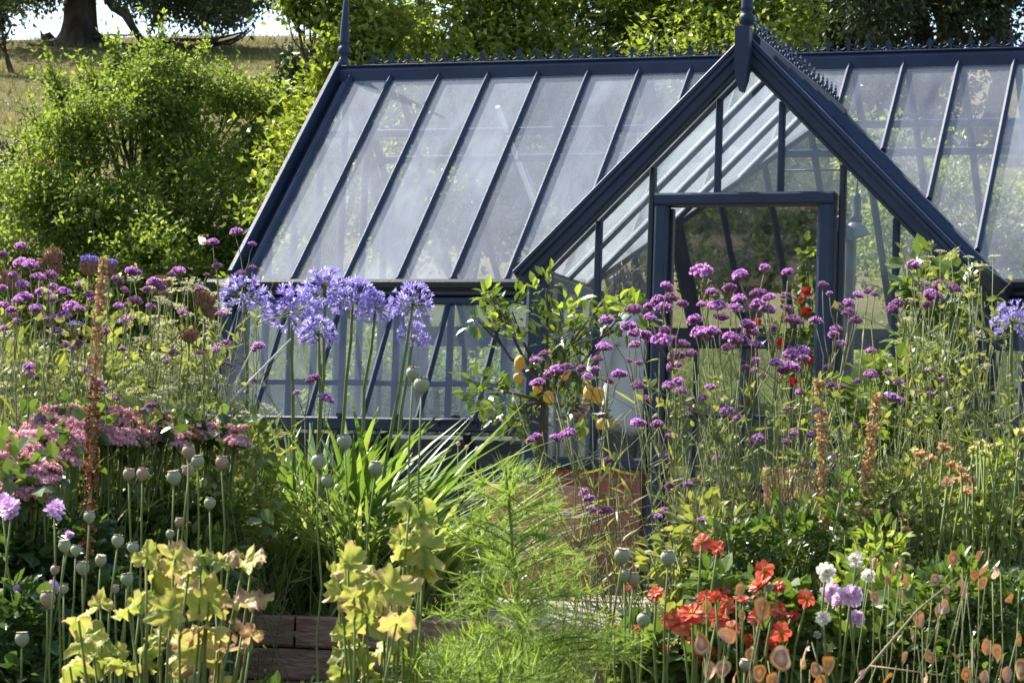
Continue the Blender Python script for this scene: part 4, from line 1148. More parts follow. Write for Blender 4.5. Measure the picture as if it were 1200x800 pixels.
def verbena(label, anchor_u, t, heads, group, base=None, extra=5, tall=None):
    b = on_ground(base if base is not None else anchor_u, t)
    pl_ = thing('verbena', label, 'verbena', b, group)
    H = [(np.array(W(u, v, t + R.normal() * .12)), w) for u, v, w in heads]
    mb = MB(); todo = list(range(len(H)))
    lf_p, lf_d = [], []
    while todo:
        i = todo.pop(0); near = sorted(todo, key=lambda j: np.linalg.norm(H[j][0] - H[i][0]))
        grp = [i] + [j for j in near[:4] if np.linalg.norm(H[j][0] - H[i][0]) < .13]
        for j in grp[1:]: todo.remove(j)
        P = np.array([H[j][0] for j in grp]); top = P.mean(0); lo = P[:, 2].min()
        node = top + unit(b - top) * (.07 + .35 * np.ptp(P[:, 2]) + .10 * R.random()); node[2] = min(node[2], lo - .03)
        b2 = b + (R.normal() * .07, R.normal() * .07, -.03)
        path = curve(b2 + RH * R.normal() * .16, node, 8, sag=.03, side=R.normal(size=3) * .07, wob=.006)
        mb.tube(path, np.linspace(.0029, .0018, 8), 4)
        for k in range(2, 8):
            for _ in range(2): lf_p.append(path[k] + (path[k - 1] - path[k]) * R.random()); lf_d.append(unit(rdir(1)[0] + (0, 0, .5)))
        for j in grp:
            h, w = H[j]
            mb.tube(curve(node, h - (0, 0, px(w, t) * .3), 5, sag=.08, wob=.02), np.linspace(.0020, .0014, 5), 4)
            d = unit(np.array([0, 0, 1.]) + unit(h - node) * .5 + R.normal(size=3) * .22)
            link('flower_head', VH[R.integers(len(VH))], pl_, mtx=xf(h, d, px(w, t) * (.46 + .13 * R.random())))
        if len(grp) > 1 or R.random() < .5:   # side branchlets that carry only buds
            s0 = path[R.integers(4, 7)]; e = s0 + (R.normal() * .12, R.normal() * .05, .10 + .1 * R.random())
            mb.tube(curve(s0, e, 5, wob=.03), [.002, .0018, .0016, .0014, .0012], 4)
    vs = [h[0][2] for h in H]; us = np.array([h[0] for h in H])
    for k in range(extra):
        c = us[R.integers(len(us))] + R.normal(size=3) * (.1, .1, .06)
        e = b + (c - b) * (.55 + .42 * R.random())
        e = e + RH * R.normal() * .14
        P = curve(b + RH * R.normal() * .28 + FH * R.normal() * .1, e, 7, sag=.03, wob=.01)
        mb.tube(P, np.linspace(.0026, .0010, 7), 4)
        for q in range(3):
            s0 = P[R.integers(2, 6)]; f = s0 + RH * R.normal() * .15 + Z * (.06 + .16 * R.random())
            mb.tube(curve(s0, f, 5, wob=.03), [.002, .0017, .0015, .0013, .001], 4)
            lf_p += list(P[2:6]); lf_d += list(unit(rdir(4) + (0, 0, .6)))
    lf_d = np.array(lf_d)
    mb.inst(T_BLADE, frames(lf_d, rdir(len(lf_d)), .05 + .05 * R.random(len(lf_d))), np.array(lf_p), 1)
    mb.build('stem', [M['stem_grey'], M['lf_grey']], pl_)
    return pl_


HR = """822 319 26;867 323 18;896 314 16;924 319 13;833 342 13;856 338 16;867 350 15;823 357 13;841 359 22;862 362 18;890 344 20;901 349 16;888 357 17;900 363 20;920 347 14;922 362 14;930 376 20;956 376 14;964 334 13;972 344 9;982 359 13;995 355 14;1006 346 14;1017 342 12;1025 345 11;995 366 14;1004 376 16;980 385 14;976 392 12;984 403 14;1052 357 20;1045 362 13;1070 312 18;1083 334 14;1092 347 24;1087 357 18;1102 336 20;1117 338 15;800 357 14;822 392 26;834 389 20;809 415 14;856 394 16;867 400 22;881 389 18;886 404 16;875 381 18;929 415 22;941 411 16;924 432 22;942 421 16;935 432 16;885 422 12;884 434 12;894 441 10;873 430 10;971 430 10;1021 411 12;1020 439 15;1040 437 12;1005 447 11;1054 449 15;984 454 16;974 451 12;1046 467 18;1055 469 12;1090 434 12;1106 445 11;1089 462 12;811 479 12;833 454 13;824 466 11;852 482 20;866 490 12;961 484 17;922 481 13;890 514 15;881 519 11;922 518 12;827 520 10;840 537 10;931 508 10;952 510 13;999 499 10;979 535 10;941 544 11;937 460 13;781 336 15;771 351 14;786 349 15;779 362 25;760 359 13;762 372 13;743 364 20;711 376 17;736 383 22;745 391 18;758 394 16;745 404 15;779 387 16;775 400 25;787 398 15;707 407 16;638 415 13;627 422 14;700 421 15;681 433 15;697 433 12;657 434 24;644 438 15;666 430 13;631 449 17;655 437 14;792 417 20;790 430 22;737 423 9;749 426 9;726 439 17;713 447 13;689 442 13;747 452 18;756 467 14;784 452 15;795 447 13;798 458 13;707 487 13;747 496 17;771 497 16;784 511 11;777 533 10;714 539 12;668 507 16;653 514 16;660 510 13;627 512 14;622 516 11;649 594 18;641 599 13;634 607 10;664 603 12;683 577 12;691 584 14;692 597 12;711 598 15;705 600 10;784 569 11;771 605 11;778 597 9;806 567 11;817 597 11;823 609 11;918 591 12;937 588 9;1026 588 8;1039 598 9;815 375 18;845 372 18;852 408 14;905 385 14;910 425 14;800 404 16"""
HL = """25 289 14;3 299 13;26 310 20;36 310 15;59 323 16;26 334 15;3 338 13;28 349 18;20 352 13;51 344 20;60 350 15;75 342 15;96 334 13;6 359 14;14 364 12;52 374 15;82 359 18;92 362 13;75 370 18;64 374 13;6 385 13;137 328 14;155 319 17;146 340 11;139 359 13;159 353 17;150 357 12;180 331 18;188 338 16;172 340 14;208 318 17;201 322 12;234 338 12;176 359 12;214 366 13;122 389 18;90 402 13;77 404 13;84 408 11;109 351 10;144 376 14;150 374 11;109 422 11;100 434 10;34 430 14;36 438 11;112 449 16;118 456 11;144 409 9;201 413 14;195 424 11;234 414 9;154 472 12;178 475 14;137 467 9;169 481 10;49 491 13;259 406 18;252 410 12;266 402 11;261 426 12;268 428 10;251 456 9;276 272 16;250 284 12;296 286 9;254 312 11;283 320 13;296 314 12;242 322 8;304 406 14;297 410 10;259 368 12;296 445 9;348 460 10;369 443 12;363 446 10;381 466 14;388 470 9;276 481 10;195 484 9;45 325 14;15 322 13;40 362 14;105 345 12;68 388 12;20 376 12;118 355 10;62 336 12"""
AR = [('small purple verbena clusters hanging over the lowest lemons', 648, 430, 8.3, 765), ('verbena sprays low in front of the big terracotta pot', 665, 594, 7.9, 800), ('verbena leaning left, heads just below the lemon tree', 655, 512, 8.1, 805),
      ('purple verbena in front of the white shirt', 740, 385, 8.3, 815), ('tall purple verbena crossing the left door jamb', 781, 360, 8.2, 828), ('sparse verbena low against the left door jamb', 768, 500, 8.0, 832), ('purple verbena mixed into the lemon leaves left of the shirt', 700, 425, 8.2, 800),
      ('tallest verbena at the left side of the doorway', 825, 345, 8.1, 846), ('dense verbena cluster in mid doorway', 868, 398, 8.0, 862), ('tall verbena in the doorway left of the red geranium', 900, 350, 8.2, 885), ('verbena crossing the geranium pot in the doorway', 932, 422, 8.1, 900),
      ('thin verbena low in the middle of the doorway', 855, 485, 7.9, 868), ('verbena in front of the right door jamb', 990, 370, 8.3, 940), ('verbena low between the two dried orange spikes and the doorway', 955, 505, 7.9, 935), ('verbena sprays before the broad leaved shrub', 1025, 442, 8.2, 985),
      ('tall verbena over the right end of the porch rake', 1088, 342, 8.4, 1045), ('short verbena on the right of the broad leaved shrub', 1097, 450, 8.3, 1080), ('small verbena heads low under the doorway near the red dahlias', 812, 592, 7.7, 850), ('verbena tips low beside the left dried orange spike', 925, 590, 7.7, 930), ('tiny verbena tips between the spikes low on the right', 1034, 594, 7.8, 1030)]
AL = [('purple verbena cut by the left edge', 4, 345, 8.3, 0), ('tallest purple verbena near the left edge under the hill', 27, 315, 8.5, 20), ('purple verbena left of the tan spike, heads close together', 62, 350, 8.4, 50), ('purple verbena right of the tan spike', 148, 340, 8.6, 125), ('verbena in front of the brown thistle heads', 183, 340, 8.7, 180), ('verbena with one high head against the dark bush', 212, 340, 8.8, 212),
      ('low verbena in front of the tan spike', 112, 415, 8.2, 118), ('short verbena above the pink sedum', 165, 474, 8.2, 165), ('sparse verbena low by the left edge', 40, 455, 8.0, 28), ('verbena rising past the left end of the gutter', 272, 300, 9.0, 285), ('verbena against the dark corner post', 260, 415, 8.8, 280), ('verbena low in front of the agapanthus stalks', 360, 455, 8.9, 335), ('thin verbena with low heads among the white umbels', 205, 420, 8.5, 215), ('small verbena heads beside the lone agapanthus', 298, 420, 8.8, 310)]


def parse(s): return [tuple(float(x) for x in h.split()) for h in s.split(';')]


for heads, anchors, grp in ((parse(HR), AR, 'purple verbena before the greenhouse'), (parse(HL), AL, 'purple verbena on the left')):
    cl = {i: [] for i in range(len(anchors))}
    for h in heads:
        i = min(range(len(anchors)), key=lambda k: ((h[0] - anchors[k][1]) ** 2 + .7 * (h[1] - anchors[k][2]) ** 2))
        cl[i].append(h)
    for i, a in enumerate(anchors):
        if cl[i]: verbena(a[0], a[1], a[3], cl[i], grp, base=a[4] + (18 if grp.endswith('greenhouse') else 0), extra=8 if grp.endswith('greenhouse') else 5)


# ------------------------------------------------------------------ agapanthus
def aga_head(seed):
    mb = MB(); n = 56
    d = rdir(n * 2); d = d[d[:, 2] > -.55][:n]
    for v in d:
        L = .62 + .2 * R.random()
        e = v * L; mb.tube(curve((0, 0, 0), e - (0, 0, .04), 4, sag=.12), [.014, .012, .011, .014], 3, 1, False)
        dd = unit(v + R.normal(size=3) * .25 - np.array([0, 0, .12])); fr = rotz_to(dd)
        mb.lathe([(.025, 0), (.045, .08), (.07, .17)], e, 6, 0, fr)
        an = np.arange(6) * PI / 3 + R.random() * 2
        pd = np.stack([np.cos(an) * .75, np.sin(an) * .75, np.full(6, .8)], -1) @ fr.T
        mb.inst(T_PETAL, frames(pd, np.tile(dd, (6, 1)), (0.165 + .05 * R.random())), np.tile(e + dd * .15, (6, 1)) + pd * .05, 0)
    for v in hemi(10, .2): mb.inst(T_BUD, frames(unit(v)[None], rdir(1), .22), v[None] * .5, 0)
    return mesh_of(mb, 'flower_head', [M['aga'], M['stem']])


AH = [aga_head(k) for k in range(4)]


def agapanthus(label, u, v, w, t, ub, vb=715, group='blue agapanthus by the greenhouse'):
    b = on_ground(ub, t); a = thing('agapanthus', label, 'agapanthus', b, group)
    h = W(u, v, t); mb = MB(); P = curve(b - (0, 0, .03), h, 9, sag=.04, wob=.004)
    mb.tube(P, np.linspace(.0085, .0055, 9), 6); mb.build('stem', M['stem'], a)
    d = unit(P[-1] - P[-3]); link('flower_head', AH[R.integers(4)], a, mtx=xf(h, d, px(w, t) * .48))
    strap(a, b, 8, .42, .018, 'lf_strap')


def strap(parent, b, n, L, wd, mat, name='leaf_clump', upr=.9, spread=.07):
    mb = MB()
    for i in range(n):
        az = R.random() * 6.28; dr_ = np.array([math.cos(az), math.sin(az), 0]); ln = L * (.65 + .6 * R.random()); lean = .25 + .55 * R.random()
        k = 7; s = np.linspace(0, 1, k); bend = (.5 + .9 * R.random()) * (1.3 - upr)
        o = b + np.array([R.normal() * spread, R.normal() * spread, -.02])
        c = o + (dr_ * (lean * s[:, None] + bend * s[:, None] ** 2 * .8) + Z * (s[:, None] * 1.0 - bend * .62 * s[:, None] ** 2.6)) * ln
        tg = np.gradient(c, axis=0); sd = unit(np.cross(tg, dr_ * .3 + Z * -.2 + R.normal(size=3) * .05) + np.cross(Z, dr_) * .6)
        ww = wd * (.7 + .5 * R.random()) * np.array([.75, .95, 1.05, 1.0, .85, .55, .05])
        nn = unit(np.cross(sd, tg))
        V = np.stack([c - sd * ww[:, None], c - nn * ww[:, None] * .35, c + sd * ww[:, None]], 1).reshape(-1, 3)
        fs = []
        for j in range(k - 1): fs += [(3 * j, 3 * j + 1, 3 * j + 4, 3 * j + 3), (3 * j + 1, 3 * j + 2, 3 * j + 5, 3 * j + 4)]
        mb.add(V, fs, 0, True)
    return mb.build(name, M[mat], parent)


for a in (('lone agapanthus by the corner post', 285, 350, 62, 9.4, 300), ('leftmost agapanthus of the dense row, head against the gutter', 343, 366, 70, 9.3, 350), ('highest agapanthus of the row with a wide head', 381, 345, 66, 9.4, 372), ('agapanthus head in the middle of the row, dense and dark', 413, 352, 58, 9.5, 392),
          ('agapanthus drooping low in the middle of the row', 373, 392, 48, 9.1, 380), ('agapanthus with a leaning stem right of the dense row', 440, 362, 46, 9.5, 405), ('rightmost high agapanthus of the row near the poppy pods', 483, 358, 56, 9.3, 428), ('small low agapanthus head at the right end of the row', 484, 396, 40, 9.4, 440), ('agapanthus cut by the right edge', 1186, 378, 54, 9.5, 1180)):
    agapanthus(*a)


def clump(name, label, cat, u, t, n, L, wd, mat, upr=.9, spread=.09, group=None, dz=0):
    b = on_ground(u, t); b[2] += dz; o = thing(name, label, cat, b, group); strap(o, b, n, L, wd, mat, 'foliage', upr, spread); return o


for (u, t, n, L, w, m, lab) in ((412, 9.6, 170, .70, .016, 'lf_strap', 'glossy strap leaved clump below the right agapanthus stalks'), (362, 9.7, 140, .70, .016, 'lf_strap', 'strap leaved clump below the middle agapanthus stalks'), (315, 9.5, 100, .60, .015, 'lf_strap', 'strap leaved clump below the leftmost agapanthus stalks'),
                                (345, 9.15, 80, .50, .011, 'lf_iris', 'narrow grey green leaf clump on the wall edge left of the yellow leaves'), (420, 9.15, 90, .52, .011, 'lf_iris', 'narrow arching leaf clump on the wall edge behind the yellow leaves'), (480, 9.3, 100, .56, .012, 'lf_iris', 'upright narrow leaf clump left of the feathery plant'), (535, 9.6, 75, .52, .012, 'lf_iris', 'narrow leaf clump behind the feathery plant beside the big pot'), (290, 9.1, 60, .46, .012, 'lf_iris', 'narrow leaf clump at the dark left end of the wall'),
                                (600, 13.6, 40, .36, .010, 'lf_iris', 'thin grassy tuft in front of the lemon trunk'), (545, 13.6, 30, .30, .010, 'lf_iris', 'thin grassy tuft before the cold frame lid')):
    clump('strap_leaf_clump', lab, 'leafy plant', u, t, n, L, w, m, .98 if m == 'lf_strap' else .85)
# thin bud stalks before the cold frame
b = on_ground(545, 13.3); o = thing('bud_stalks', 'three thin stalks with round buds before the cold frame lid', 'flower stalk', b)
o.name = 'budding_plant'
mb = MB()
for (u, v) in ((537, 521), (547, 525), (559, 527)):
    h = W(u, v, 13.3); mb.tube(curve(b + (R.normal() * .02, 0, 0), h, 5, wob=.01), .003, 4); 
mb.build('stem', M['stem_grey'], o)
for (u, v) in ((537, 520), (547, 524), (559, 526)):
    mb = MB(); mb.lathe([(.001, -.014), (.010, -.006), (.012, .004), (.004, .013)], W(u, v, 13.3), 8); mb.build('bud', M['pod_cap'], o)


# ------------------------------------------------------------------ flat pale umbels
def umbel_mesh():
    mb = MB(); n = 13
    for i in range(n):
        a = i * 2.4; r = math.sqrt((i + .3) / n); c = np.array([r * math.cos(a), r * math.sin(a), .05 * R.normal() - .18 * r * r])
        mb.tube(curve((0, 0, -.9), c, 4, sag=.1), [.02, .018, .016, .014], 3, 1, False)
        m = 16; q = R.normal(size=(m, 3)) * (.12, .12, .03) + c
        mb.inst(T_FLO, frames(unit(np.array([0, 0, 1.]) + R.normal(size=(m, 3)) * .35), rdir(m), .055 + .03 * R.random(m)), q, 0)
    return mesh_of(mb, 'flower_head', [M['umbel'], M['stem_grey']])


UH = [umbel_mesh() for _ in range(3)]


def umbels(label, ub, t, heads, group, leaves=60):
    b = on_ground(ub, t); o = thing('umbel_plant', label, 'umbel plant', b, group); mb = MB(); ps = []
    for (u, v, w) in heads:
        h = W(u, v, t + R.normal() * .15); P = curve(b + (R.normal() * .08, R.normal() * .08, -.02), h - (0, 0, px(w, t) * .3), 8, sag=.05, wob=.012); mb.tube(P, np.linspace(.0034, .0014, 8), 4); ps += list(P[2:7])
        link('flower_head', UH[R.integers(3)], o, mtx=xf(h, unit(np.array([0, 0, 1.]) - FH * .35 + R.normal(size=3) * .25), px(w, t) * .62))
    mb.build('stem', M['stem_grey'], o)
    ps = np.array(ps); ps = ps[R.integers(len(ps), size=leaves * 4)] + R.normal(size=(leaves * 4, 3)) * .035
    mb = MB(); mb.inst(T_BLADE, frames(unit(rdir(len(ps)) + (0, 0, .4)), rdir(len(ps)), .045 + .03 * R.random(len(ps))), ps); mb.build('foliage', M['lf_grey'], o)


def scat(us, vs, n, w0, w1): return [(us[0] + (us[1] - us[0]) * R.random(), vs[0] + (vs[1] - vs[0]) * R.random(), w0 + (w1 - w0) * R.random()) for _ in range(n)]


umbels('pale umbels between the tan spike and the brown thistles', 165, 8.9, scat((135, 205), (325, 400), 18, 13, 24) + scat((140, 200), (400, 470), 12, 12, 22), 'pale flat umbels')
umbels('pale umbels left of the corner post below the gutter', 230, 9.1, scat((205, 262), (330, 410), 18, 13, 24) + scat((200, 262), (410, 480), 14, 12, 22), 'pale flat umbels')
umbels('low pale umbels in front of the corner post sill', 275, 9.0, scat((235, 330), (440, 510), 18, 12, 22), 'pale flat umbels')
umbels('low pale umbels above the pink sedum', 190, 8.6, scat((120, 235), (430, 500), 16, 12, 22), 'pale flat umbels')
umbels('pale umbels at the left edge among the verbena', 40, 8.8, scat((0, 100), (380, 470), 16, 11, 20), 'pale flat umbels')
umbels('tall pale umbels before the right end of the porch roof', 1130, 8.6, [(1115, 297, 18), (1149, 310, 16), (1164, 299, 12), (1102, 293, 12), (1126, 341, 14), (1135, 300, 10), (1140, 345, 10)], 'pale flat umbels')
umbels('pale umbels right of the broad leaved shrub', 1130, 8.4, [(1100, 392, 14), (1122, 456, 16), (1145, 391, 16), (1152, 428, 14), (1108, 400, 10), (1138, 365, 12), (1128, 420, 12), (1160, 460, 10), (1112, 470, 10)], 'pale flat umbels')
umbels('pale umbels over the broad leaved shrub', 1060, 8.6, [(1064, 372, 14), (1085, 306, 12), (1090, 300, 10), (1050, 400, 12), (1075, 395, 12), (1040, 415, 10), (1068, 350, 12)], 'pale flat umbels')


# ------------------------------------------------------------------ cardoon-like thistles
def thistle(label, u, v, w, t, blue, ub, open_=True):
    b = on_ground(ub, t); o = thing('thistle', label, 'thistle', b, 'globe thistles on the left'); h = W(u, v, t); s = px(w, t) * .5
    mb = MB(); mb.tube(curve(b, h - (0, 0, s), 7, sag=.03, wob=.01), np.linspace(.0055, .0045, 7), 6); mb.build('stem', M['stem_grey'], o)
    mb = MB(); mb.lathe([(.1 * s, -1.0 * s), (.7 * s, -.75 * s), (.95 * s, -.25 * s), (.9 * s, .2 * s), (.6 * s, .5 * s), (.1 * s, .6 * s)], h, 12)
    n = 150; d = rdir(n); d = d[d[:, 2] < .62]; mb.inst(T_LEAF, frames(unit(np.array([0, 0, 1.]) + d * .55), d, s * .55), h + d * np.array([.92, .92, .85]) * s - np.array([0, 0, s * .22]))
    mb.build('flower_base', M['cardoon'], o)
    mb = MB(); n = 170; d = unit(rdir(n) * (.9, .9, .3) + (0, 0, .9))
    mb.inst(T_THIN if blue else T_BLADE, frames(d, rdir(n), s * (1.0 if blue else .7) * (.8 + .4 * R.random(n)) * np.array(1.0)), np.tile(h + (0, 0, .15 * s), (n, 1)) + d * s * .25)
    if blue:
        q = h + (0, 0, .62 * s) + rdir(160) * np.array([.95, .95, .34]) * s; q[:, 2] = np.maximum(q[:, 2], h[2] + .4 * s)
        mb.inst(T_BUD, frames(unit(np.array([0, 0, 1.]) + R.normal(size=(160, 3)) * .5), rdir(160), s * .25), q)
    mb.build('tuft', M['cardoon_blue' if blue else 'cardoon'], o)


for (u, v, w, bl, ub, lab) in ((105, 312, 22, 1, 100, 'globe thistle with blue tuft left of the tan spike'), (129, 314, 18, 1, 130, 'globe thistle with blue tuft right of the tan spike'), (62, 300, 22, 0, 60, 'faded brown globe thistle, highest on the left'), (66, 314, 15, 0, 70, 'small faded brown thistle just under the highest one'), (10, 328, 26, 0, 10, 'broad faded brown thistle at the left edge'),
                              (188, 334, 24, 0, 190, 'faded brown thistle behind the verbena left of the pale umbels'), (240, 352, 24, 0, 235, 'faded brown thistle below the left end of the gutter'), (247, 365, 15, 0, 248, 'small brown thistle beside the corner post'), (222, 392, 20, 0, 222, 'brown thistle low before the pale umbels'), (88, 386, 17, 1, 86, 'small blue tufted thistle low by the tan spike'), (43, 364, 14, 1, 42, 'small blue tufted thistle near the left edge'), (48, 310, 14, 0, 50, 'brown thistle bud near the left edge')):
    thistle(lab, u, v, w, 8.9, bl, ub)


# ------------------------------------------------------------------ dried flower spikes
def spike(label, pts, w, t, mat, dens=3.0):
    P = np.array([W(u, v, t) for u, v in pts]); b = on_ground(pts[-1][0], t)
    o = thing('dried_spike', label, 'dried flower', b, 'dried flower spikes'); mb = MB(); mb.tube(list(P) + [b], np.linspace(.004, .006, len(P) + 1), 5); mb.build('stem', M['stem_dry'], o)
    seg = np.linalg.norm(np.diff(P, axis=0), axis=1); L = seg.sum(); n = int(L / .0042 * dens)
    s = np.sort(R.random(n)); cum = np.concatenate([[0], np.cumsum(seg)]) / L
    Q = np.stack([np.interp(s, cum, P[:, k]) for k in range(3)], -1)
    an = R.random(n) * 6.28; rd = np.stack([np.cos(an), np.sin(an), np.zeros(n)], -1); r = px(w, t) * .5 * (.35 + .65 * np.minimum(1, s * 5 + .15) * (.75 + .35 * np.sin(s * 23 + 1) * np.sin(s * 57)))[:, None]; keep = (np.sin(s * 71 + 2) + np.sin(s * 31)) > -1.35; Q, rd, r, n = Q[keep], rd[keep], r[keep], int(keep.sum())
    mb = MB(); rr = R.random((n, 1)); mb.inst(T_BUD, frames(unit(rd + (0, 0, .4) + R.normal(size=(n, 3)) * .3), rdir(n), .007 + .009 * R.random(n)), Q + rd * r * (.3 + .6 * rr), 0)
    k = n // 2; mb.inst(T_LEAF, frames(unit(rd[:k] + (0, 0, .3) + R.normal(size=(k, 3)) * .5), rdir(k), .013), Q[:k] + rd[:k] * r[:k] * .5, 0)
    mb.build('seed_spike', M[mat], o)


spike('tan dried spike standing tall between two blue thistles', [(121, 304), (119, 340), (115, 390), (110, 445)], 13, 8.0, 'spike')
spike('rust brown dried spike in front of the pink sedum', [(112, 440), (108, 490), (106, 560), (103, 640), (101, 690)], 17, 7.6, 'spike_rust')
spike('thick tan dried spike right of the doorway, standing straight', [(959, 446), (963, 500), (965, 560), (966, 665), (967, 700)], 13, 7.6, 'spike')
spike('tan dried spike, slightly bent, second from the doorway', [(1028, 462), (1022, 510), (1014, 570), (1008, 645), (1006, 685)], 14, 7.7, 'spike')

# long pale dead stalk leaning across the left
b = on_ground(205, 8.6); b = np.array(b); o = thing('dead_stalk', 'long pale dead stalk leaning across in front of the corner post', 'stalk', b)
mb = MB(); mb.tube([b, W(205, 560, 8.6), W(262, 478, 8.65), W(341, 397, 8.7)], [.005, .0055, .005, .003], 6)
mb.tube([W(262, 478, 8.65), W(300, 400, 8.6)], [.003, .002], 5); mb.build('stem', M['stem_pale'], o)
# butterfly on a verbena head
p = W(241, 286, 9.0); mb = MB(); o = thing('butterfly', 'pale butterfly perched on a verbena head by the gutter', 'butterfly', p)
for s_ in (-1, 1):
    mb = MB(); d = unit(-RH * .6 + Z * .55 + FH * s_ * .25); mb.inst(T_BIG, frames(d[None], unit(FH * s_ + Z * .2)[None], .034), p[None], 0); mb.build('wing', M['wing'], o)
mb = MB(); mb.tube([p - RH * .006 + Z * .004, p + RH * .012 - Z * .004], [.0015, .002], 6); mb.build('body', M['twig'], o)


# ------------------------------------------------------------------ sedum
def dome(mat, n=120, flat=.35):
    mb = MB(); a = R.random(n) * 6.28; r = np.sqrt(R.random(n)); Q = np.stack([r * np.cos(a), r * np.sin(a), flat * (1 - r * r) + R.normal(size=n) * .06], -1)
    mb.inst(T_FLO, frames(unit(np.array([0, 0, 1.]) + Q * .5 + R.normal(size=(n, 3)) * .4), rdir(n), .10 + .05 * R.random(n)), Q, 0)
    mb.inst(T_BUD, frames(unit(Q + (0, 0, .6)), rdir(n), .2), Q - np.array([0, 0, .2]), 0)
    for i in range(7): mb.tube(curve((0, 0, -.9), Q[i] - (0, 0, .1), 4), .03, 3, 1, False)
    return mesh_of(mb, 'flower_head', [M[mat], M['stem']])


SH = [dome('sedum') for _ in range(3)]
for (u0, u1, v0, v1, t, n, lab) in ((-10, 45, 505, 580, 8.2, 16, 'dusty pink sedum at the left edge'), (40, 95, 480, 545, 8.5, 16, 'dusty pink sedum left of the rust brown spike'), (90, 150, 478, 520, 8.7, 14, 'dusty pink sedum behind the rust brown spike'), (145, 215, 488, 520, 8.8, 12, 'dusty pink sedum right of the rust brown spike'), (205, 285, 500, 520, 8.8, 8, 'thin pink sedum in front of the corner post'), (20, 60, 540, 565, 8.0, 7, 'low pink sedum above the mauve dahlias')):
    b = on_ground((u0 + u1) / 2, t); o = thing('sedum', lab, 'sedum', b, 'pink sedum clumps'); mb = MB(); hs = scat((u0, u1), (v0, v1), int(n * 2.2), 18, 32); pts = []
    for (u, v, w) in hs:
        h = W(u, v, t - .4 + (v - v0) * -.004); P = curve(b + (R.normal() * .05, R.normal() * .05, 0), h, 6, sag=.05); mb.tube(P, .004, 4); pts += list(P[2:]); link('flower_head', SH[R.integers(3)], o, mtx=xf(h, unit(np.array([0, 0, 1.]) + R.normal(size=3) * .2), px(w, t) * .58))
    mb.build('stem', M['stem'], o)
    pts = np.array(pts)[R.integers(len(pts), size=240)] + R.normal(size=(240, 3)) * (.05, .05, .03); mb = MB(); mb.inst(T_BIG, frames(unit(rdir(240) + (0, 0, .5)), rdir(240) * .6 + Z, .04 + .02 * R.random(240)), pts); mb.build('foliage', M['lf_bed'], o)

# ------------------------------------------------------------------ dahlias
def dahlia_mesh(mat, layers, disc=True, cup=.25, npt=10, wide=1.0):
    mb = MB()
    for l in range(layers):
        f = 1 - l / (layers + .6) if layers > 1 else 1
        n = max(6, int(npt * (.55 + .45 * f))); an = np.arange(n) * 2 * PI / n + R.random() * 3 + R.normal(size=n) * .08
        el = cup + (1 - f) * 1.25 + R.normal(size=n) * .12
        d = np.stack([np.cos(an) * np.cos(el), np.sin(an) * np.cos(el), np.sin(el)], -1); up = np.stack([-np.cos(an) * np.sin(el), -np.sin(an) * np.sin(el), np.cos(el)], -1)
        T = (T_PETAL2[0] * np.array([1.1 * wide, 1, 1]), T_PETAL2[1])
        mb.inst(T, frames(d, up, (.95 * (.45 + .55 * f)) * (.9 + .2 * R.random(n))), np.tile([0, 0, .05 + .16 * l], (n, 1)) + d * .06, 0)
    if disc:
        mb.lathe([(.20, .02), (.22, .10), (.15, .18), (.04, .2)], (0, 0, .03 + .12 * (layers - 1)), 12, 1)
        d = hemi(40, .2); mb.inst(T_BUD, frames(d, rdir(len(d)), .1), d * np.array([.2, .2, .14]) + (0, 0, .08 + .12 * (layers - 1)), 1)
    mb.lathe([(.04, -.25), (.17, -.12), (.2, .02), (.05, .06)], (0, 0, 0), 8, 2)
    return mesh_of(mb, 'flower_head', [M[mat], M['disc'], M['stem']])


DR = [dahlia_mesh('red', 2, True, -.45, 11, 1.1), dahlia_mesh('red', 2, True, .15, 10), dahlia_mesh('red', 2, True, -.15, 11), dahlia_mesh('red', 1, True, -.3, 9, 1.2)]
DW = [dahlia_mesh('white', 4, False, .1, 12), dahlia_mesh('white', 3, False, .3, 11)]
DP = [dahlia_mesh('pink', 5, False, .0, 14), dahlia_mesh('pink', 4, False, .1, 13)]
DM = [dahlia_mesh('mauve', 6, False, -.1, 16), dahlia_mesh('mauve', 5, False, .0, 15)]


def dahlias(label, ub, t, fl, blobs, nleaf, leafmat='lf_dahlia', size=.075, cat='dahlia', group=None):
    b = on_ground(ub, t); o = thing('dahlia', label, cat, b, group); mb = MB()
    tocam = unit(CAM - b); tocam[2] = 0
    for (u, v, w, ms) in fl:
        h = W(u, v, t + R.normal() * .08); mb.tube(curve(b + (R.normal() * .06, R.normal() * .06, 0), h, 8, sag=.06, wob=.008), np.linspace(.005, .003, 8), 5)
        d = unit(Z * .55 + tocam * (.35 + .6 * R.random()) + R.normal(size=3) * .3)
        link('flower_head', ms[R.integers(len(ms))], o, mtx=xf(h, d, px(w, t) * .48))
    mb.build('stem', M['stem'], o)
    mb = MB()
    ws = np.array([r[0] * r[2] for c, r in blobs]); ws = ws / ws.sum()
    for (c, r), k in zip(blobs, ws): leafy(mb, c, r, int(nleaf * k), size, T_BIG, up=.15, droop=.15)
    mb.build('foliage', M[leafmat], o)
    return o


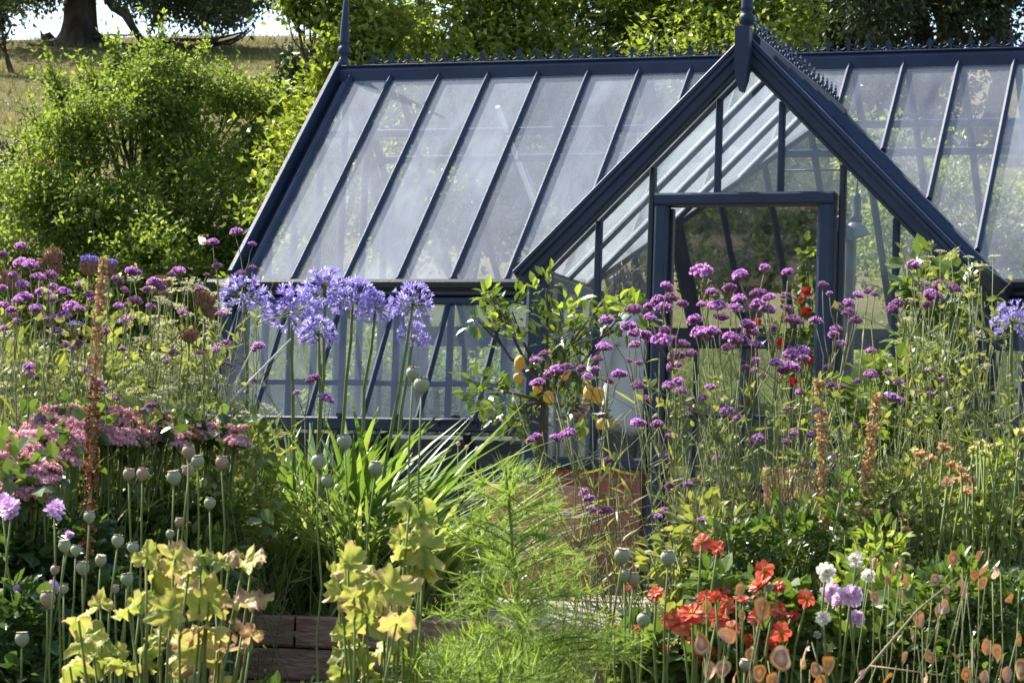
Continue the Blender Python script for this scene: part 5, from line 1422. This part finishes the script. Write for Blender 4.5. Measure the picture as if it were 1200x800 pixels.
RED = """822 635 26;841 641 20;896 667 27;892 688 34;946 700 26;845 699 28;811 721 38;841 723 32;912 686 20;911 714 24;916 740 28;877 749 17;837 764 18;819 770 24;898 770 20;879 792 18;769 695 22;786 725 28;736 689 9;719 732 10;745 736 14;749 785 18;826 700 22;868 700 20;800 735 24;858 735 22;888 722 24;905 752 20;830 790 20;780 760 16"""
rl = parse(RED); rl += [(u + R.normal() * 26, v + R.normal() * 20 + 4, w * .75) for u, v, w in rl if 800 < u < 930 and v > 690]
for lab, c, ub, bl in (('red dahlia plant left of the others, beside the poppy pods', lambda u, v: u < 795, 775, [blob(770, 780, 6.8, 40, 40), blob(745, 760, 6.9, 30, 40)]), ('red dahlia plant in the middle with the largest coral flowers', lambda u, v: 795 <= u < 862, 825, [blob(825, 770, 6.8, 45, 50), blob(835, 700, 6.9, 25, 40)]), ('red dahlia plant on the right below the left dried spike', lambda u, v: u >= 862, 890, [blob(895, 775, 6.8, 45, 45), blob(905, 715, 6.9, 40, 40), blob(930, 740, 6.9, 30, 40)])):
    dahlias(lab, ub, 6.7, [(u, v, w, DR) for u, v, w in rl if c(u, v)], bl, 420, 'lf_bed', .045, group='red dahlias')
dahlias('white and pink dahlia plant between the two dried orange spikes', 985, 6.8, [(967, 671, 27, DW), (974, 695, 28, DP), (997, 699, 30, DP), (965, 725, 20, DW), (1002, 725, 24, DP), (1004, 656, 22, DW), (1017, 674, 18, DW), (985, 706, 22, DP), (958, 745, 12, DW)], [blob(985, 770, 6.9, 45, 40), blob(1000, 720, 7.0, 35, 40)], 200, 'lf_bed', .06)
dahlias('mauve dahlia plant with dark leaves in the lower left corner', 40, 7.3, [(14, 597, 30, DM), (64, 601, 27, DM), (60, 690, 21, DM), (20, 690, 12, DM), (2, 588, 20, DM), (82, 628, 12, DM)], [blob(20, 660, 7.6, 60, 60), blob(80, 650, 7.8, 60, 55), blob(30, 740, 7.3, 60, 60), blob(110, 720, 7.6, 60, 60), blob(0, 620, 7.7, 30, 40), blob(20, 800, 7.2, 70, 40)], 2500, 'lf_dahlia', .045)


# ------------------------------------------------------------------ poppies gone to seed
PODS = """221 530 16;167 556 15;151 556 14;204 560 17;221 552 14;232 541 15;260 542 15;246 590 14;105 606 14;138 634 15;76 640 15;89 645 13;118 657 14;97 666 16;156 642 14;171 652 16;149 679 15;56 702 19;26 749 17;253 759 16;288 759 17;253 710 11;199 626 10;90 781 13;224 796 18;373 541 17;383 564 14;404 518 18;440 549 17;484 438 16;494 452 19;470 700 14;729 652 19;783 654 18;732 674 14;742 679 16;754 727 17;873 779 14;75 690 11;135 690 10;210 612 11;128 712 10;180 720 11;64 668 11"""
pods = parse(PODS)
PA = [('poppy seed pods at the far lower left', 35, 715, 6.4, 35), ('poppy seed pods over the dark leaves left of the yellow plant', 95, 655, 6.5, 95), ('poppy seed pods rising through the left yellow leaves', 155, 665, 6.4, 160), ('brown tinted poppy seed pods standing highest above the left yellow leaves', 215, 550, 6.9, 225), ('dark green poppy seed pods at the foot of the left yellow leaves', 262, 760, 6.2, 262), ('poppy seed pods at the edge of the narrow leaf clumps', 400, 545, 7.2, 420), ('pair of tall poppy seed pods before the agapanthus', 489, 445, 6.6, 488), ('single poppy seed pod among the right yellow leaves', 470, 705, 6.2, 470), ('group of poppy seed pods left of the red dahlias', 748, 675, 6.3, 760), ('single poppy seed pod low among the red dahlias', 873, 780, 6.2, 873)]


def pod_mesh(cap):
    mb = MB(); mb.lathe([(.10, -1.02), (.16, -.92), (.22, -.90), (.42, -.78), (.74, -.45), (.92, -.02), (.93, .3), (.78, .68), (.52, .86)], (0, 0, 0), 16, 0, lob=.02)
    n = 16; V = [(0, 0, 1.02)]
    for i in range(n):
        a = i * 2 * PI / n; r = .84 if i % 2 == 0 else .64; V.append((r * math.cos(a), r * math.sin(a), 1.0 if i % 2 == 0 else .93))
    for i in range(n):
        a = i * 2 * PI / n; V.append((.5 * math.cos(a), .5 * math.sin(a), .84))
    mb.add(V, [(0, 1 + i, 1 + (i + 1) % n) for i in range(n)] + [(1 + i, 1 + n + i, 1 + n + (i + 1) % n, 1 + (i + 1) % n) for i in range(n)], 1)
    return mb


PM = []
for mt in ('pod_green', 'pod_green', 'pod_brown'):
    PM.append(mesh_of(pod_mesh(0), 'seed_pod', [M[mt], M['pod_cap']]))
cl = {i: [] for i in range(len(PA))}
for h in pods: cl[min(range(len(PA)), key=lambda k: (h[0] - PA[k][1]) ** 2 + (h[1] - PA[k][2]) ** 2)].append(h)
for i, (lab, au, av, t, ub) in enumerate(PA):
    b = on_ground(ub, t); o = thing('poppy', lab, 'poppy', b, 'poppies gone to seed')
    for (u, v, w) in cl[i]:
        tt = t + R.normal() * .12; h = W(u, v, tt); mb = MB(); b2 = on_ground(u + (ub - u) * .45 + R.normal() * 5, tt)
        P = curve(b2, h - (0, 0, px(w, tt) * .45), 9, sag=.02, side=R.normal(size=3) * .04, wob=.004); mb.tube(P, np.linspace(.0038, .0024, 9), 6); mb.build('stem', M['stem'], o)
        k = 2 if (i == 3 and R.random() < .7) or R.random() < .18 else R.integers(2)
        link('seed_pod', PM[k], o, mtx=xf(h, unit(np.array([0, 0, 1.]) + R.normal(size=3) * .12), px(w, tt) * .53))


# ------------------------------------------------------------------ yellowing broad leaves
def ylobe(c, size, nrm, rot, wear):
    nr, na = 5, 40; V = [np.zeros(3)]; A = [wear * .6]
    ph = R.random() * 6.28; f1, f2 = R.random() * 6.28, R.random() * 6.28; fo = R.normal() * .35 + .25; cu = R.normal() * .35 + .2
    for i in range(1, nr + 1):
        r = i / nr
        for j in range(na):
            a = j * 2 * PI / na
            out_ = .74 + .10 * math.cos(5 * a + ph) + .09 * math.cos(3 * a + f2) + .06 * math.cos(8 * a + f1) + .045 * math.cos(17 * a + f2) + .03 * math.cos(13 * a) - .45 * math.exp(-((((a - 4.71 + PI) % (2 * PI)) - PI) / .25) ** 2)
            rr = r * out_
            z = fo * abs(rr * math.cos(a + 1.57)) - cu * rr * rr + .07 * math.cos(5 * a + ph) * r + .11 * math.cos(7 * a + f1) * r * r + .10 * math.cos(13 * a + f2) * r ** 3 + .06 * math.cos(19 * a + ph) * r ** 4 + .05 * math.sin(9 * r + f1 + 2 * a) - .06 * r * abs(math.cos(2.5 * a + ph / 2)) ** 8 - .03 * r * abs(math.cos(6 * a + 7 * r)) ** 6
            V.append(np.array([rr * math.cos(a), rr * math.sin(a), z])); A.append(wear + (.30 if r > .95 else .10 if r > .7 else 0) + .22 * math.sin(3 * a + f2) * r)
    fs = [(0, 1 + j, 1 + (j + 1) % na) for j in range(na)]
    for i in range(nr - 1):
        for j in range(na): fs.append((1 + i * na + j, 1 + (i + 1) * na + j, 1 + (i + 1) * na + (j + 1) % na, 1 + i * na + (j + 1) % na))
    m = rotz_to(nrm); cz, sz = math.cos(rot), math.sin(rot)
    V = (np.array(V) * size) @ np.array([[cz, sz, 0], [-sz, cz, 0], [0, 0, 1]])
    return V @ m.T + c, fs, np.clip(A, 0, 1)


def yellow_plant(label, ub, t, leaves):
    b = on_ground(ub, t); o = thing('yellowing_plant', label, 'plant', b, 'plants with yellowing leaves')
    st_ = MB(); tocam = unit(CAM - b)
    for (u, v, w, wear) in leaves:
        tt = t + R.normal() * .10; c = W(u, v, tt); n = unit(tocam * (.4 + .8 * R.random()) + Z * (.1 + .5 * R.random()) + R.normal(size=3) * .65)
        V, fs, A = ylobe(c, px(w, tt) * (.72 + .26 * R.random()), n, R.random() * 6.28, wear)
        mb = MB(); mb.add(V, fs, 0, True); mb.build('leaf', M['yellow'], o, attr=A)
        q = on_ground(ub + (u - ub) * .5, tt); st_.tube(curve(q, c, 7, sag=.04, wob=.01), np.linspace(.005, .0025, 7), 5)
    st_.build('stem', M['stem'], o)


YL = [(285, 663, 34, .42), (270, 650, 26, .78), (296, 655, 22, .7), (180, 668, 30, .25), (190, 696, 42, .22), (172, 652, 26, .3), (240, 735, 56, .55), (225, 760, 50, .5), (245, 705, 40, .35), (255, 760, 40, .7), (95, 745, 38, .2), (110, 770, 42, .25), (82, 780, 36, .3), (150, 712, 30, .3), (165, 705, 26, .25), (200, 715, 34, .28), (215, 690, 30, .75), (280, 706, 34, .72), (300, 702, 26, .75), (92, 722, 24, .3), (130, 765, 34, .2), (145, 780, 32, .25), (205, 655, 34, .62), (235, 660, 36, .10), (255, 655, 26, .15), (187, 745, 30, .3), (165, 770, 28, .15), (98, 798, 36, .3), (205, 795, 40, .5), (260, 795, 44, .6), (118, 708, 20, .35), (222, 668, 24, .7), (285, 735, 26, .85), (295, 745, 20, .8)]
YR_ = [(492, 606, 36, .12), (480, 592, 26, .10), (497, 640, 38, .3), (485, 655, 40, .28), (470, 632, 28, .3), (420, 672, 42, .28), (408, 660, 30, .25), (400, 690, 34, .3), (447, 684, 38, .32), (432, 690, 34, .3), (460, 690, 42, .35), (450, 715, 46, .62), (465, 730, 40, .55), (430, 722, 40, .25), (450, 745, 48, .3), (470, 748, 36, .2), (415, 762, 40, .2), (405, 745, 28, .22), (425, 775, 32, .25), (440, 790, 34, .3), (402, 790, 30, .2), (478, 715, 30, .3), (495, 670, 26, .4), (415, 700, 28, .4), (395, 670, 22, .25), (505, 612, 20, .1)]
yellow_plant('left plant with large yellow and browning lobed leaves', 190, 5.9, YL)
yellow_plant('right plant with yellow lobed leaves before the wall step', 450, 6.0, YR_)


# ------------------------------------------------------------------ feathery plant
def feathery():
    t = 6.1; b = on_ground(612, t); o = thing('feathery_plant', 'bright green feathery plant in the centre foreground', 'plant', b); mb = MB(); lf_ = MB()
    ax = [(592, 548), (596, 590), (601, 640), (606, 690), (610, 740), (613, 800), (615, 860)]; P = np.array([W(u, v, t) for u, v in ax])
    mb.tube(np.vstack([P, b]), np.concatenate([np.linspace(.0025, .0075, len(P)), [.008]]), 6)
    def threads(C, n, ln, up=.45):
        s = R.integers(0, len(C) - 1, n); f = R.random((n, 1)); q = C[s] * (1 - f) + C[s + 1] * f; tg = unit(C[s + 1] - C[s])
        d = unit(tg * .9 + R.normal(size=(n, 3)) * .6 + (0, 0, up * .4)); lf_.inst(T_THIN, frames(d, rdir(n), 1.15 * ln * (.6 + .8 * R.random(n)) * 1.0), q, 0)
    T_ = len(P)
    for i in range(68):
        f = (i + R.random()) / 68; f = f ** .8; k = f * (T_ - 1.001); j = int(k); q = P[j] * (1 - (k - j)) + P[j + 1] * (k - j)
        L = px(22 + 128 * f ** .9, t) * (.7 + .5 * R.random()); az = R.random() * 6.28; dr_ = np.array([math.cos(az), math.sin(az), 0])
        n = 7; s = np.linspace(0, 1, n)[:, None]; C = q + dr_ * L * s * (.95) + Z * L * (.62 * s - (.15 + .35 * f) * s ** 2)
        mb.tube(C, np.linspace(.0022, .0009, n), 4); threads(C, int(24 + 64 * f), .040)
        for m in range(int(2 + 4 * f)):
            a = C[R.integers(2, 6)]; dd = unit(dr_ * .7 + R.normal(size=3) * .55 + (0, 0, .25)); c2 = a + dd * np.linspace(0, 1, 5)[:, None] * L * (.25 + .2 * R.random()) - Z * np.linspace(0, 1, 5)[:, None] ** 2 * L * .06
            mb.tube(c2, np.linspace(.0013, .0006, 5), 3, 0, False); threads(c2, 18, .032)
    C = P[:2]; threads(P[:3], 150, .040, 1.4)
    mb.build('stem', M['stem'], o); T = 0
    lf_.build('foliage', M['lf_feather'], o)


feathery()
b = on_ground(560, 6.0)
greenery('low_feathery_plant', 'low spreading fine leaved plant at the foot of the feathery plant', 'plant', b, [blob(520, 795, 5.9, 60, 34), blob(600, 795, 5.9, 70, 30), blob(560, 760, 6.1, 50, 26), blob(640, 775, 6.1, 60, 22)], 3000, .055, T_THIN, 'lf_feather', nst=6)


# ------------------------------------------------------------------ papery seed pods
def honesty_mesh(k):
    mb = MB(); n = 20; an = np.arange(n) * 2 * PI / n
    w = (.74, .62, .40, .68)[k]; f1, f2 = R.random(2) * 6.28
    def ring(q, y): rr = q * (1 + .07 * np.cos(3 * an + f1) + .04 * np.cos(5 * an + f2)); return np.stack([w * rr * np.cos(an), y + q * q * (.16 * np.cos(2 * an + f1) + .09 * np.cos(3 * an + f2)) + .12 * q * q, rr * np.sin(an) * (1.0 + .08 * np.sin(an))], -1)
    rs = (.12, .34, .52, .70, .86)
    V = np.vstack([ring(q, -.05 + .04 * q) for q in rs] + [ring(1.0, 0)] + [ring(q, .05 - .04 * q) for q in rs[::-1]]); K = 2 * len(rs) + 1
    for i in range(K - 1):
        q = i if i < len(rs) else K - 2 - i
        mb.add(V[i * n:(i + 2) * n], [(j, (j + 1) % n, n + (j + 1) % n, n + j) for j in range(n)], (0, 2, 2, 0, 1)[q] if k == 0 else (2, 2, 0, 0, 1)[q] if k == 3 else 0, True)
    mb.add(V[:n], [tuple(range(n - 1, -1, -1))], 0); mb.add(V[-n:], [tuple(range(n))], 0)
    mb.tube([(0, .1, -1), (0, .1, -1.35)], .025, 4, 1); mb.tube([(0, .1, 1), (.05, .1, 1.2)], .02, 4, 1)
    return mesh_of(mb, 'seed_pod', [M['pod'], M['pod_rim'], M['pod_mid'], M['seed']])


HM = [honesty_mesh(k) for k in (0, 1, 2, 3, 0, 3, 1, 2)]
HP = """828 710 16;867 691 14;894 711 24;823 753 24;832 785 20;847 783 20;851 744 22;916 772 26;881 766 18;890 787 18;942 768 22;971 779 22;956 784 16;961 797 16;1024 659 14;1055 661 12;1061 680 16;1057 699 16;1025 699 14;1117 654 16;1096 679 16;1076 723 20;1080 727 16;1128 684 16;1130 694 14;1152 665 18;1152 682 16;1167 671 16;1142 673 14;1107 710 18;1169 764 22;1157 757 20;1196 783 24;1154 792 16;1132 790 16;1194 749 16;1147 650 14;1047 668 12;1100 715 14;1070 745 14;1090 770 14;1120 770 14;1110 690 10;1040 680 10;905 798 18;860 795 16;870 720 12;1180 790 18;1140 765 12;1060 770 14;1040 795 16;1085 795 14;1010 790 14;1183 700 13"""
hp = parse(HP)
HA = [('papery seed pods with dark seeds in front of the coral dahlias', 838, 750, 5.6, 840), ('papery seed pods below the red dahlias', 895, 760, 5.7, 900), ('papery seed pods below the white and pink dahlias', 960, 785, 5.6, 960), ('papery pink tinged seed pods right of the second dried spike', 1050, 690, 6.2, 1040), ('papery seed pods along the bare leaning twig', 1105, 690, 6.2, 1090), ('papery seed pods highest near the right edge', 1155, 670, 6.3, 1150), ('papery seed pods in the lower right corner', 1165, 775, 5.8, 1165), ('papery seed pods low between the twig and the right corner', 1080, 770, 5.8, 1080)]
cl = {i: [] for i in range(len(HA))}
for h in hp: cl[min(range(len(HA)), key=lambda k: (h[0] - HA[k][1]) ** 2 + (h[1] - HA[k][2]) ** 2)].append(h)
for i, (lab, au, av, t, ub) in enumerate(HA):
    b = on_ground(ub, t); o = thing('seed_pod_plant', lab, 'seed pods', b, 'plants with papery seed pods'); mb = MB()
    for (u, v, w) in cl[i]:
        h = W(u, v, t + R.normal() * .1); s = px(w, t) * (.62 if i < 3 else .54)
        a = h + (R.normal() * .02, R.normal() * .02, s * 1.2 * (1 if R.random() < .5 else -1))
        mb.tube(curve(b + (R.normal() * .08, R.normal() * .08, 0), a, 7, sag=.06, wob=.012), np.linspace(.0022, .0012, 7), 4)
        d = unit(Z * (1 if a[2] < h[2] else -1) + R.normal(size=3) * .35)
        link('seed_pod', HM[(0, 3, 4, 5)[R.integers(4)] if i < 3 and R.random() < .8 else R.integers(8)], o, mtx=xf(h, d, s, spin=R.random() * 6.28 if R.random() < .35 else None if False else math.atan2(*(rotz_to(d)[:, [0, 1]].T @ unit(CAM - h))) * -1 + R.normal() * .5))
    mb.build('stem', M['stem_grey'], o)
o = thing('bare_twig', 'bare brown twig leaning up to the right among the seed pods', 'twig', on_ground(985, 6.0))
mb = MB(); mb.tube([on_ground(985, 6.0), W(998, 806, 6.0), W(1030, 768, 6.05), (W(1075, 715, 6.1)), W(1122, 676, 6.1)], [.0045, .004, .0034, .003, .002], 6); mb.tube([W(1020, 780, 6.03), W(1060, 785, 6.0), W(1110, 792, 6.0)], [.0028, .002, .0014], 5); mb.build('stem', M['stem_dry'], o)

# ------------------------------------------------------------------ right-hand shrubs and bedding
b = on_ground(1060, 9.0)
greenery('broad_leaved_shrub', 'broad leaved green shrub in front of the right porch corner', 'shrub', b, [blob(1040, 460, 9.0, 55, 45), blob(1090, 400, 9.1, 45, 45), blob(1075, 330, 9.1, 26, 40), blob(1110, 480, 9.0, 50, 50), blob(1060, 520, 8.9, 60, 45), blob(1120, 350, 9.2, 24, 40), blob(1000, 500, 9.0, 40, 40), blob(1100, 560, 8.9, 70, 40)], 900, .062, T_BIG, 'lf_big', nst=5)
for (u, t, bl, n, s, m, lab) in ((1130, 7.9, [blob(1130, 590, 7.9, 60, 45), blob(1180, 560, 7.9, 40, 50), blob(1170, 620, 7.8, 60, 40)], 620, .036, 'lf_lime', 'yellow green leafy plant at the right edge below the agapanthus'),
                                 (1060, 7.8, [blob(1060, 580, 7.8, 60, 45), blob(1020, 620, 7.8, 40, 45), blob(1080, 630, 7.7, 55, 40)], 900, .036, 'lf_grey', 'pale leafy plant under the broad leaved shrub'),
                                 (1130, 6.9, [blob(1130, 700, 6.9, 70, 50), blob(1180, 730, 6.8, 50, 60), blob(1090, 740, 6.9, 60, 50), blob(1140, 780, 6.8, 80, 40), blob(1050, 770, 6.9, 50, 45)], 2400, .036, 'lf_bed', 'dense green leafy plant behind the papery pods on the right'),
                                 (1050, 7.1, [blob(1045, 720, 7.1, 40, 50), blob(1010, 690, 7.2, 40, 50), blob(1030, 650, 7.3, 40, 40)], 560, .036, 'lf_lime', 'light leafy plant right of the white and pink dahlias'),
                                 (900, 7.4, [blob(860, 650, 7.5, 50, 45), blob(920, 640, 7.5, 50, 50), blob(980, 620, 7.5, 45, 60), blob(890, 720, 7.3, 60, 50)], 1000, .040, 'lf_bed', 'leafy plant behind the red dahlias under the doorway'),
                                 (790, 7.4, [blob(790, 660, 7.5, 40, 45), blob(830, 620, 7.6, 40, 45), blob(800, 730, 7.4, 40, 40)], 330, .05, 'lf_grey', 'grey green leafy plant behind the poppy pods on the right'),
                                 (150, 8.4, [blob(100, 590, 8.5, 60, 50), blob(170, 590, 8.5, 60, 50), blob(230, 600, 8.5, 55, 60), blob(150, 650, 8.3, 70, 50), blob(230, 670, 8.3, 55, 50), blob(60, 560, 8.5, 50, 40)], 1500, .055, 'lf_big', 'dense dark leafy plant under the pink sedum'),
                                 (250, 8.8, [blob(240, 540, 8.9, 60, 40), blob(290, 530, 8.9, 50, 45), blob(180, 540, 8.9, 60, 40), blob(290, 600, 8.7, 40, 60)], 700, .05, 'lf_grey', 'grey green bushy plant left of the agapanthus leaves'),
                                 (30, 8.9, [blob(10, 450, 8.9, 50, 60), blob(60, 470, 8.9, 50, 50), blob(110, 440, 9, 50, 60), blob(20, 520, 8.7, 50, 50)], 420, .055, 'lf_grey', 'airy grey green plant behind the verbena at the left edge'),
                                 (170, 9.3, [blob(150, 430, 9.3, 60, 60), blob(210, 450, 9.3, 50, 60), blob(180, 500, 9.2, 70, 40)], 420, .05, 'lf_grey', 'airy grey green plant behind the pale umbels')):
    greenery('leafy_plant', lab, 'leafy plant', on_ground(u, t), bl, n, s, T_LEAF if s < .06 else T_BIG, m, nst=7, group='leafy bedding plants')
def wispy(label, ub, t, us, vs, n):
    b = on_ground(ub, t); o = thing('wispy_plant', label, 'wispy plant', b, 'wispy tangled stems'); mb = MB(); q, d = [], []
    for i in range(n):
        e = W(us[0] + (us[1] - us[0]) * R.random(), vs[0] + (vs[1] - vs[0]) * R.random() ** 1.5, t + R.normal() * .2)
        P = curve(b + RH * R.normal() * .22 + FH * R.normal() * .1, e, 8, sag=.03, wob=.012); mb.tube(P, np.linspace(.0028, .0010, 8), 4)
        for j in range(4):
            s0 = P[R.integers(3, 8)]; f = s0 + RH * R.normal() * .10 + Z * (.03 + .12 * R.random()) + FH * R.normal() * .05; C = curve(s0, f, 5, wob=.03); mb.tube(C, np.linspace(.0016, .0008, 5), 3)
            q += list(C[1:]) + [f, f]; d += list(unit(rdir(6) + (0, 0, .5)))
    mb.build('stem', M['stem_grey'], o)
    q = np.array(q); d = np.array(d); mb = MB(); mb.inst(T_LEAF, frames(d, rdir(len(d)), .016 + .02 * R.random(len(d))), q); mb.build('foliage', M['lf_grey'], o)


wispy('wispy tangle of fine stems in front of the right porch corner', 1120, 8.2, (1060, 1170), (330, 520), 36)
wispy('wispy tangle of fine stems at the right edge below the agapanthus', 1175, 8.0, (1130, 1205), (400, 620), 34)
wispy('wispy tangle of fine stems below the broad leaved shrub', 1050, 7.7, (980, 1110), (500, 650), 36)
wispy('wispy tangle of fine stems in front of the lower doorway', 890, 7.9, (790, 960), (480, 640), 44)
wispy('wispy tangle of fine stems at the left edge above the sedum', 60, 8.3, (-5, 130), (380, 500), 36)
wispy('wispy tangle of fine stems between the sedum and the corner post', 210, 8.5, (140, 290), (400, 520), 40)
# small peach and pale yellow flowers at the right
for (u, t, hs, mt, lab) in ((1100, 7.6, scat((1075, 1150), (525, 580), 14, 12, 22), 'peach', 'peach coloured fading flowers beside the pale yellow ones'), (1160, 7.7, scat((1130, 1200), (515, 570), 7, 10, 16) + [(1148, 520, 16), (1195, 510, 22), (1072, 528, 14)], 'paleyellow', 'pale yellow flowers at the right edge below the agapanthus'), (1040, 7.5, scat((1025, 1100), (600, 650), 9, 10, 16), 'peach', 'peach coloured fading flowers right of the second dried spike')):
    b = on_ground(u, t); o = thing('bedding_flower', lab, 'flower', b); mb = MB()
    for (a, v, w) in hs:
        h = W(a, v, t + R.normal() * .1); mb.tube(curve(b + (R.normal() * .1, R.normal() * .1, 0), h, 6, sag=.05), .003, 4); s = px(w, t) * .5
        f = MB(); d = rdir(14); d[:, 2] = np.abs(d[:, 2]); f.inst(T_BIG, frames(d, rdir(14), s * (.7 + .4 * R.random(14))), np.tile(h, (14, 1)), 0); f.build('flower_head', M[mt], o)
    mb.build('stem', M['stem'], o)

# ------------------------------------------------------------------ undergrowth nobody could count
def undergrowth(name, label, regs, n, size, mat, tmpl=T_LEAF):
    mb = MB()
    for (u0, u1, v0, v1, t0, t1) in regs:
        m = int(n * (u1 - u0) * (v1 - v0) / 4e4); u = u0 + (u1 - u0) * R.random(m); v = v0 + (v1 - v0) * R.random(m); t = t0 + (t1 - t0) * R.random(m)
        P = CAM + t[:, None] * (FW + RT * ((u - 600) / 3176.8)[:, None] - UPV * ((v - 400) / 3176.8)[:, None])
        mb.inst(tmpl, frames(unit(rdir(m) + (0, 0, .4)), unit(np.array([0, 0, 1.]) + R.normal(size=(m, 3)) * .5), size * (.6 + .8 * R.random(m))), P, 0)
    return tag(mb.build(name, M[mat]), label, 'undergrowth', kind='stuff')


undergrowth('undergrowth', 'dark leafy undergrowth filling the lower border between the plants', [(-20, 265, 700, 830, 7.6, 8.6), (800, 1220, 690, 830, 7.2, 8.6), (860, 1220, 600, 720, 7.8, 8.7), (-20, 120, 600, 720, 8.0, 8.7), (265, 500, 800, 840, 7.0, 8.3)], 2400, .038, 'lf_dahlia')


def grass(name, label, s0, s1, t0, t1, n, h, mat, cond=None):
    mb = MB(); s = s0 + (s1 - s0) * R.random(n); t = t0 + (t1 - t0) * R.random(n); z = ground_st(s, t)
    P = CAM * np.array([1, 1, 0]) + s[:, None] * RH + t[:, None] * FH; P[:, 2] = z - .01
    if cond is not None: P = P[cond(P)]
    m = len(P); d = unit(rdir(m) * .55 + (0, 0, 1.)); mb.inst((T_THIN[0] * np.array([1.6, 1, 1]), T_THIN[1]), frames(d, rdir(m), h * (.5 + .9 * R.random(m))), P, 0)
    return tag(mb.build(name, M[mat]), label, 'grass', kind='stuff')


grass('pasture_tufts', 'dry grass tufts scattered over the hill pasture', -16, -4, 38, 88, 26000, .22, 'tuft')
out_gh = lambda P: ~((P[:, 0] > XL - .05) & (P[:, 0] < XR + .1) & (P[:, 1] > YE - .15) & (P[:, 1] < YB + .15)) & ~((np.abs(P[:, 0]) < PW + .05) & (P[:, 1] > -.1) & (P[:, 1] < YE))
grass('grass', 'long pale grass on the slope behind the greenhouse', -7, 8, 18.5, 34, 60000, .14, 'meadow', out_gh)
grass('terrace_grass', 'short grass on the terrace in front of the greenhouse', -4, 4.5, 10.2, 18.5, 16000, .08, 'lf_strap', lambda P: out_gh(P) & ~((st(P)[0] > -.35) & (st(P)[0] < 1.9) & (st(P)[1] < 14.7)))

# ------------------------------------------------------------------ light, sky, camera
EL = math.radians(47)
sd = unit(np.array([-.57, .25, 0])); sun_dir = np.array([sd[0] * math.cos(EL), sd[1] * math.cos(EL), math.sin(EL)])
L = bpy.data.lights.new('sun', 'SUN'); L.energy = 5.0; L.angle = math.radians(.53); L.color = (1.0, .96, .89)
so = bpy.data.objects.new('sun', L); COL.objects.link(so); so.rotation_euler = Vector(sun_dir).to_track_quat('Z', 'Y').to_euler()
w = bpy.data.worlds.new('World'); SC.world = w; w.use_nodes = True; t = w.node_tree
sky = t.nodes.new('ShaderNodeTexSky'); sky.sky_type = 'NISHITA'; sky.sun_disc = False; sky.sun_elevation = EL; sky.sun_rotation = math.atan2(sun_dir[0], sun_dir[1]); sky.dust_density = 1.5; sky.air_density = 1.0
bg = t.nodes['Background']; bg.inputs['Strength'].default_value = .12; t.links.new(sky.outputs[0], bg.inputs['Color'])

cam = bpy.data.cameras.new('camera'); co = bpy.data.objects.new('camera', cam); COL.objects.link(co)
cam.sensor_width = 36; cam.lens = F * 36; cam.clip_end = 2000; cam.clip_start = .1
mm = Matrix([[RT[i], UPV[i], -FW[i], CAM[i]] for i in range(3)] + [[0, 0, 0, 1]]); co.matrix_world = mm
cam.dof.use_dof = True; cam.dof.focus_distance = 12.0; cam.dof.aperture_fstop = 18
SC.camera = co
for o in bpy.data.objects:
    if '_base' in o: del o['_base']
vs = SC.view_settings; vs.view_transform = 'Standard'; vs.look = 'None'; vs.exposure = 1.34; vs.gamma = 1
SC.cycles.max_bounces = 8; SC.cycles.transparent_max_bounces = 24; SC.cycles.transmission_bounces = 6; SC.cycles.diffuse_bounces = 3; SC.cycles.glossy_bounces = 3
SC.cycles.sample_clamp_indirect = 6; SC.cycles.caustics_reflective = False; SC.cycles.caustics_refractive = False
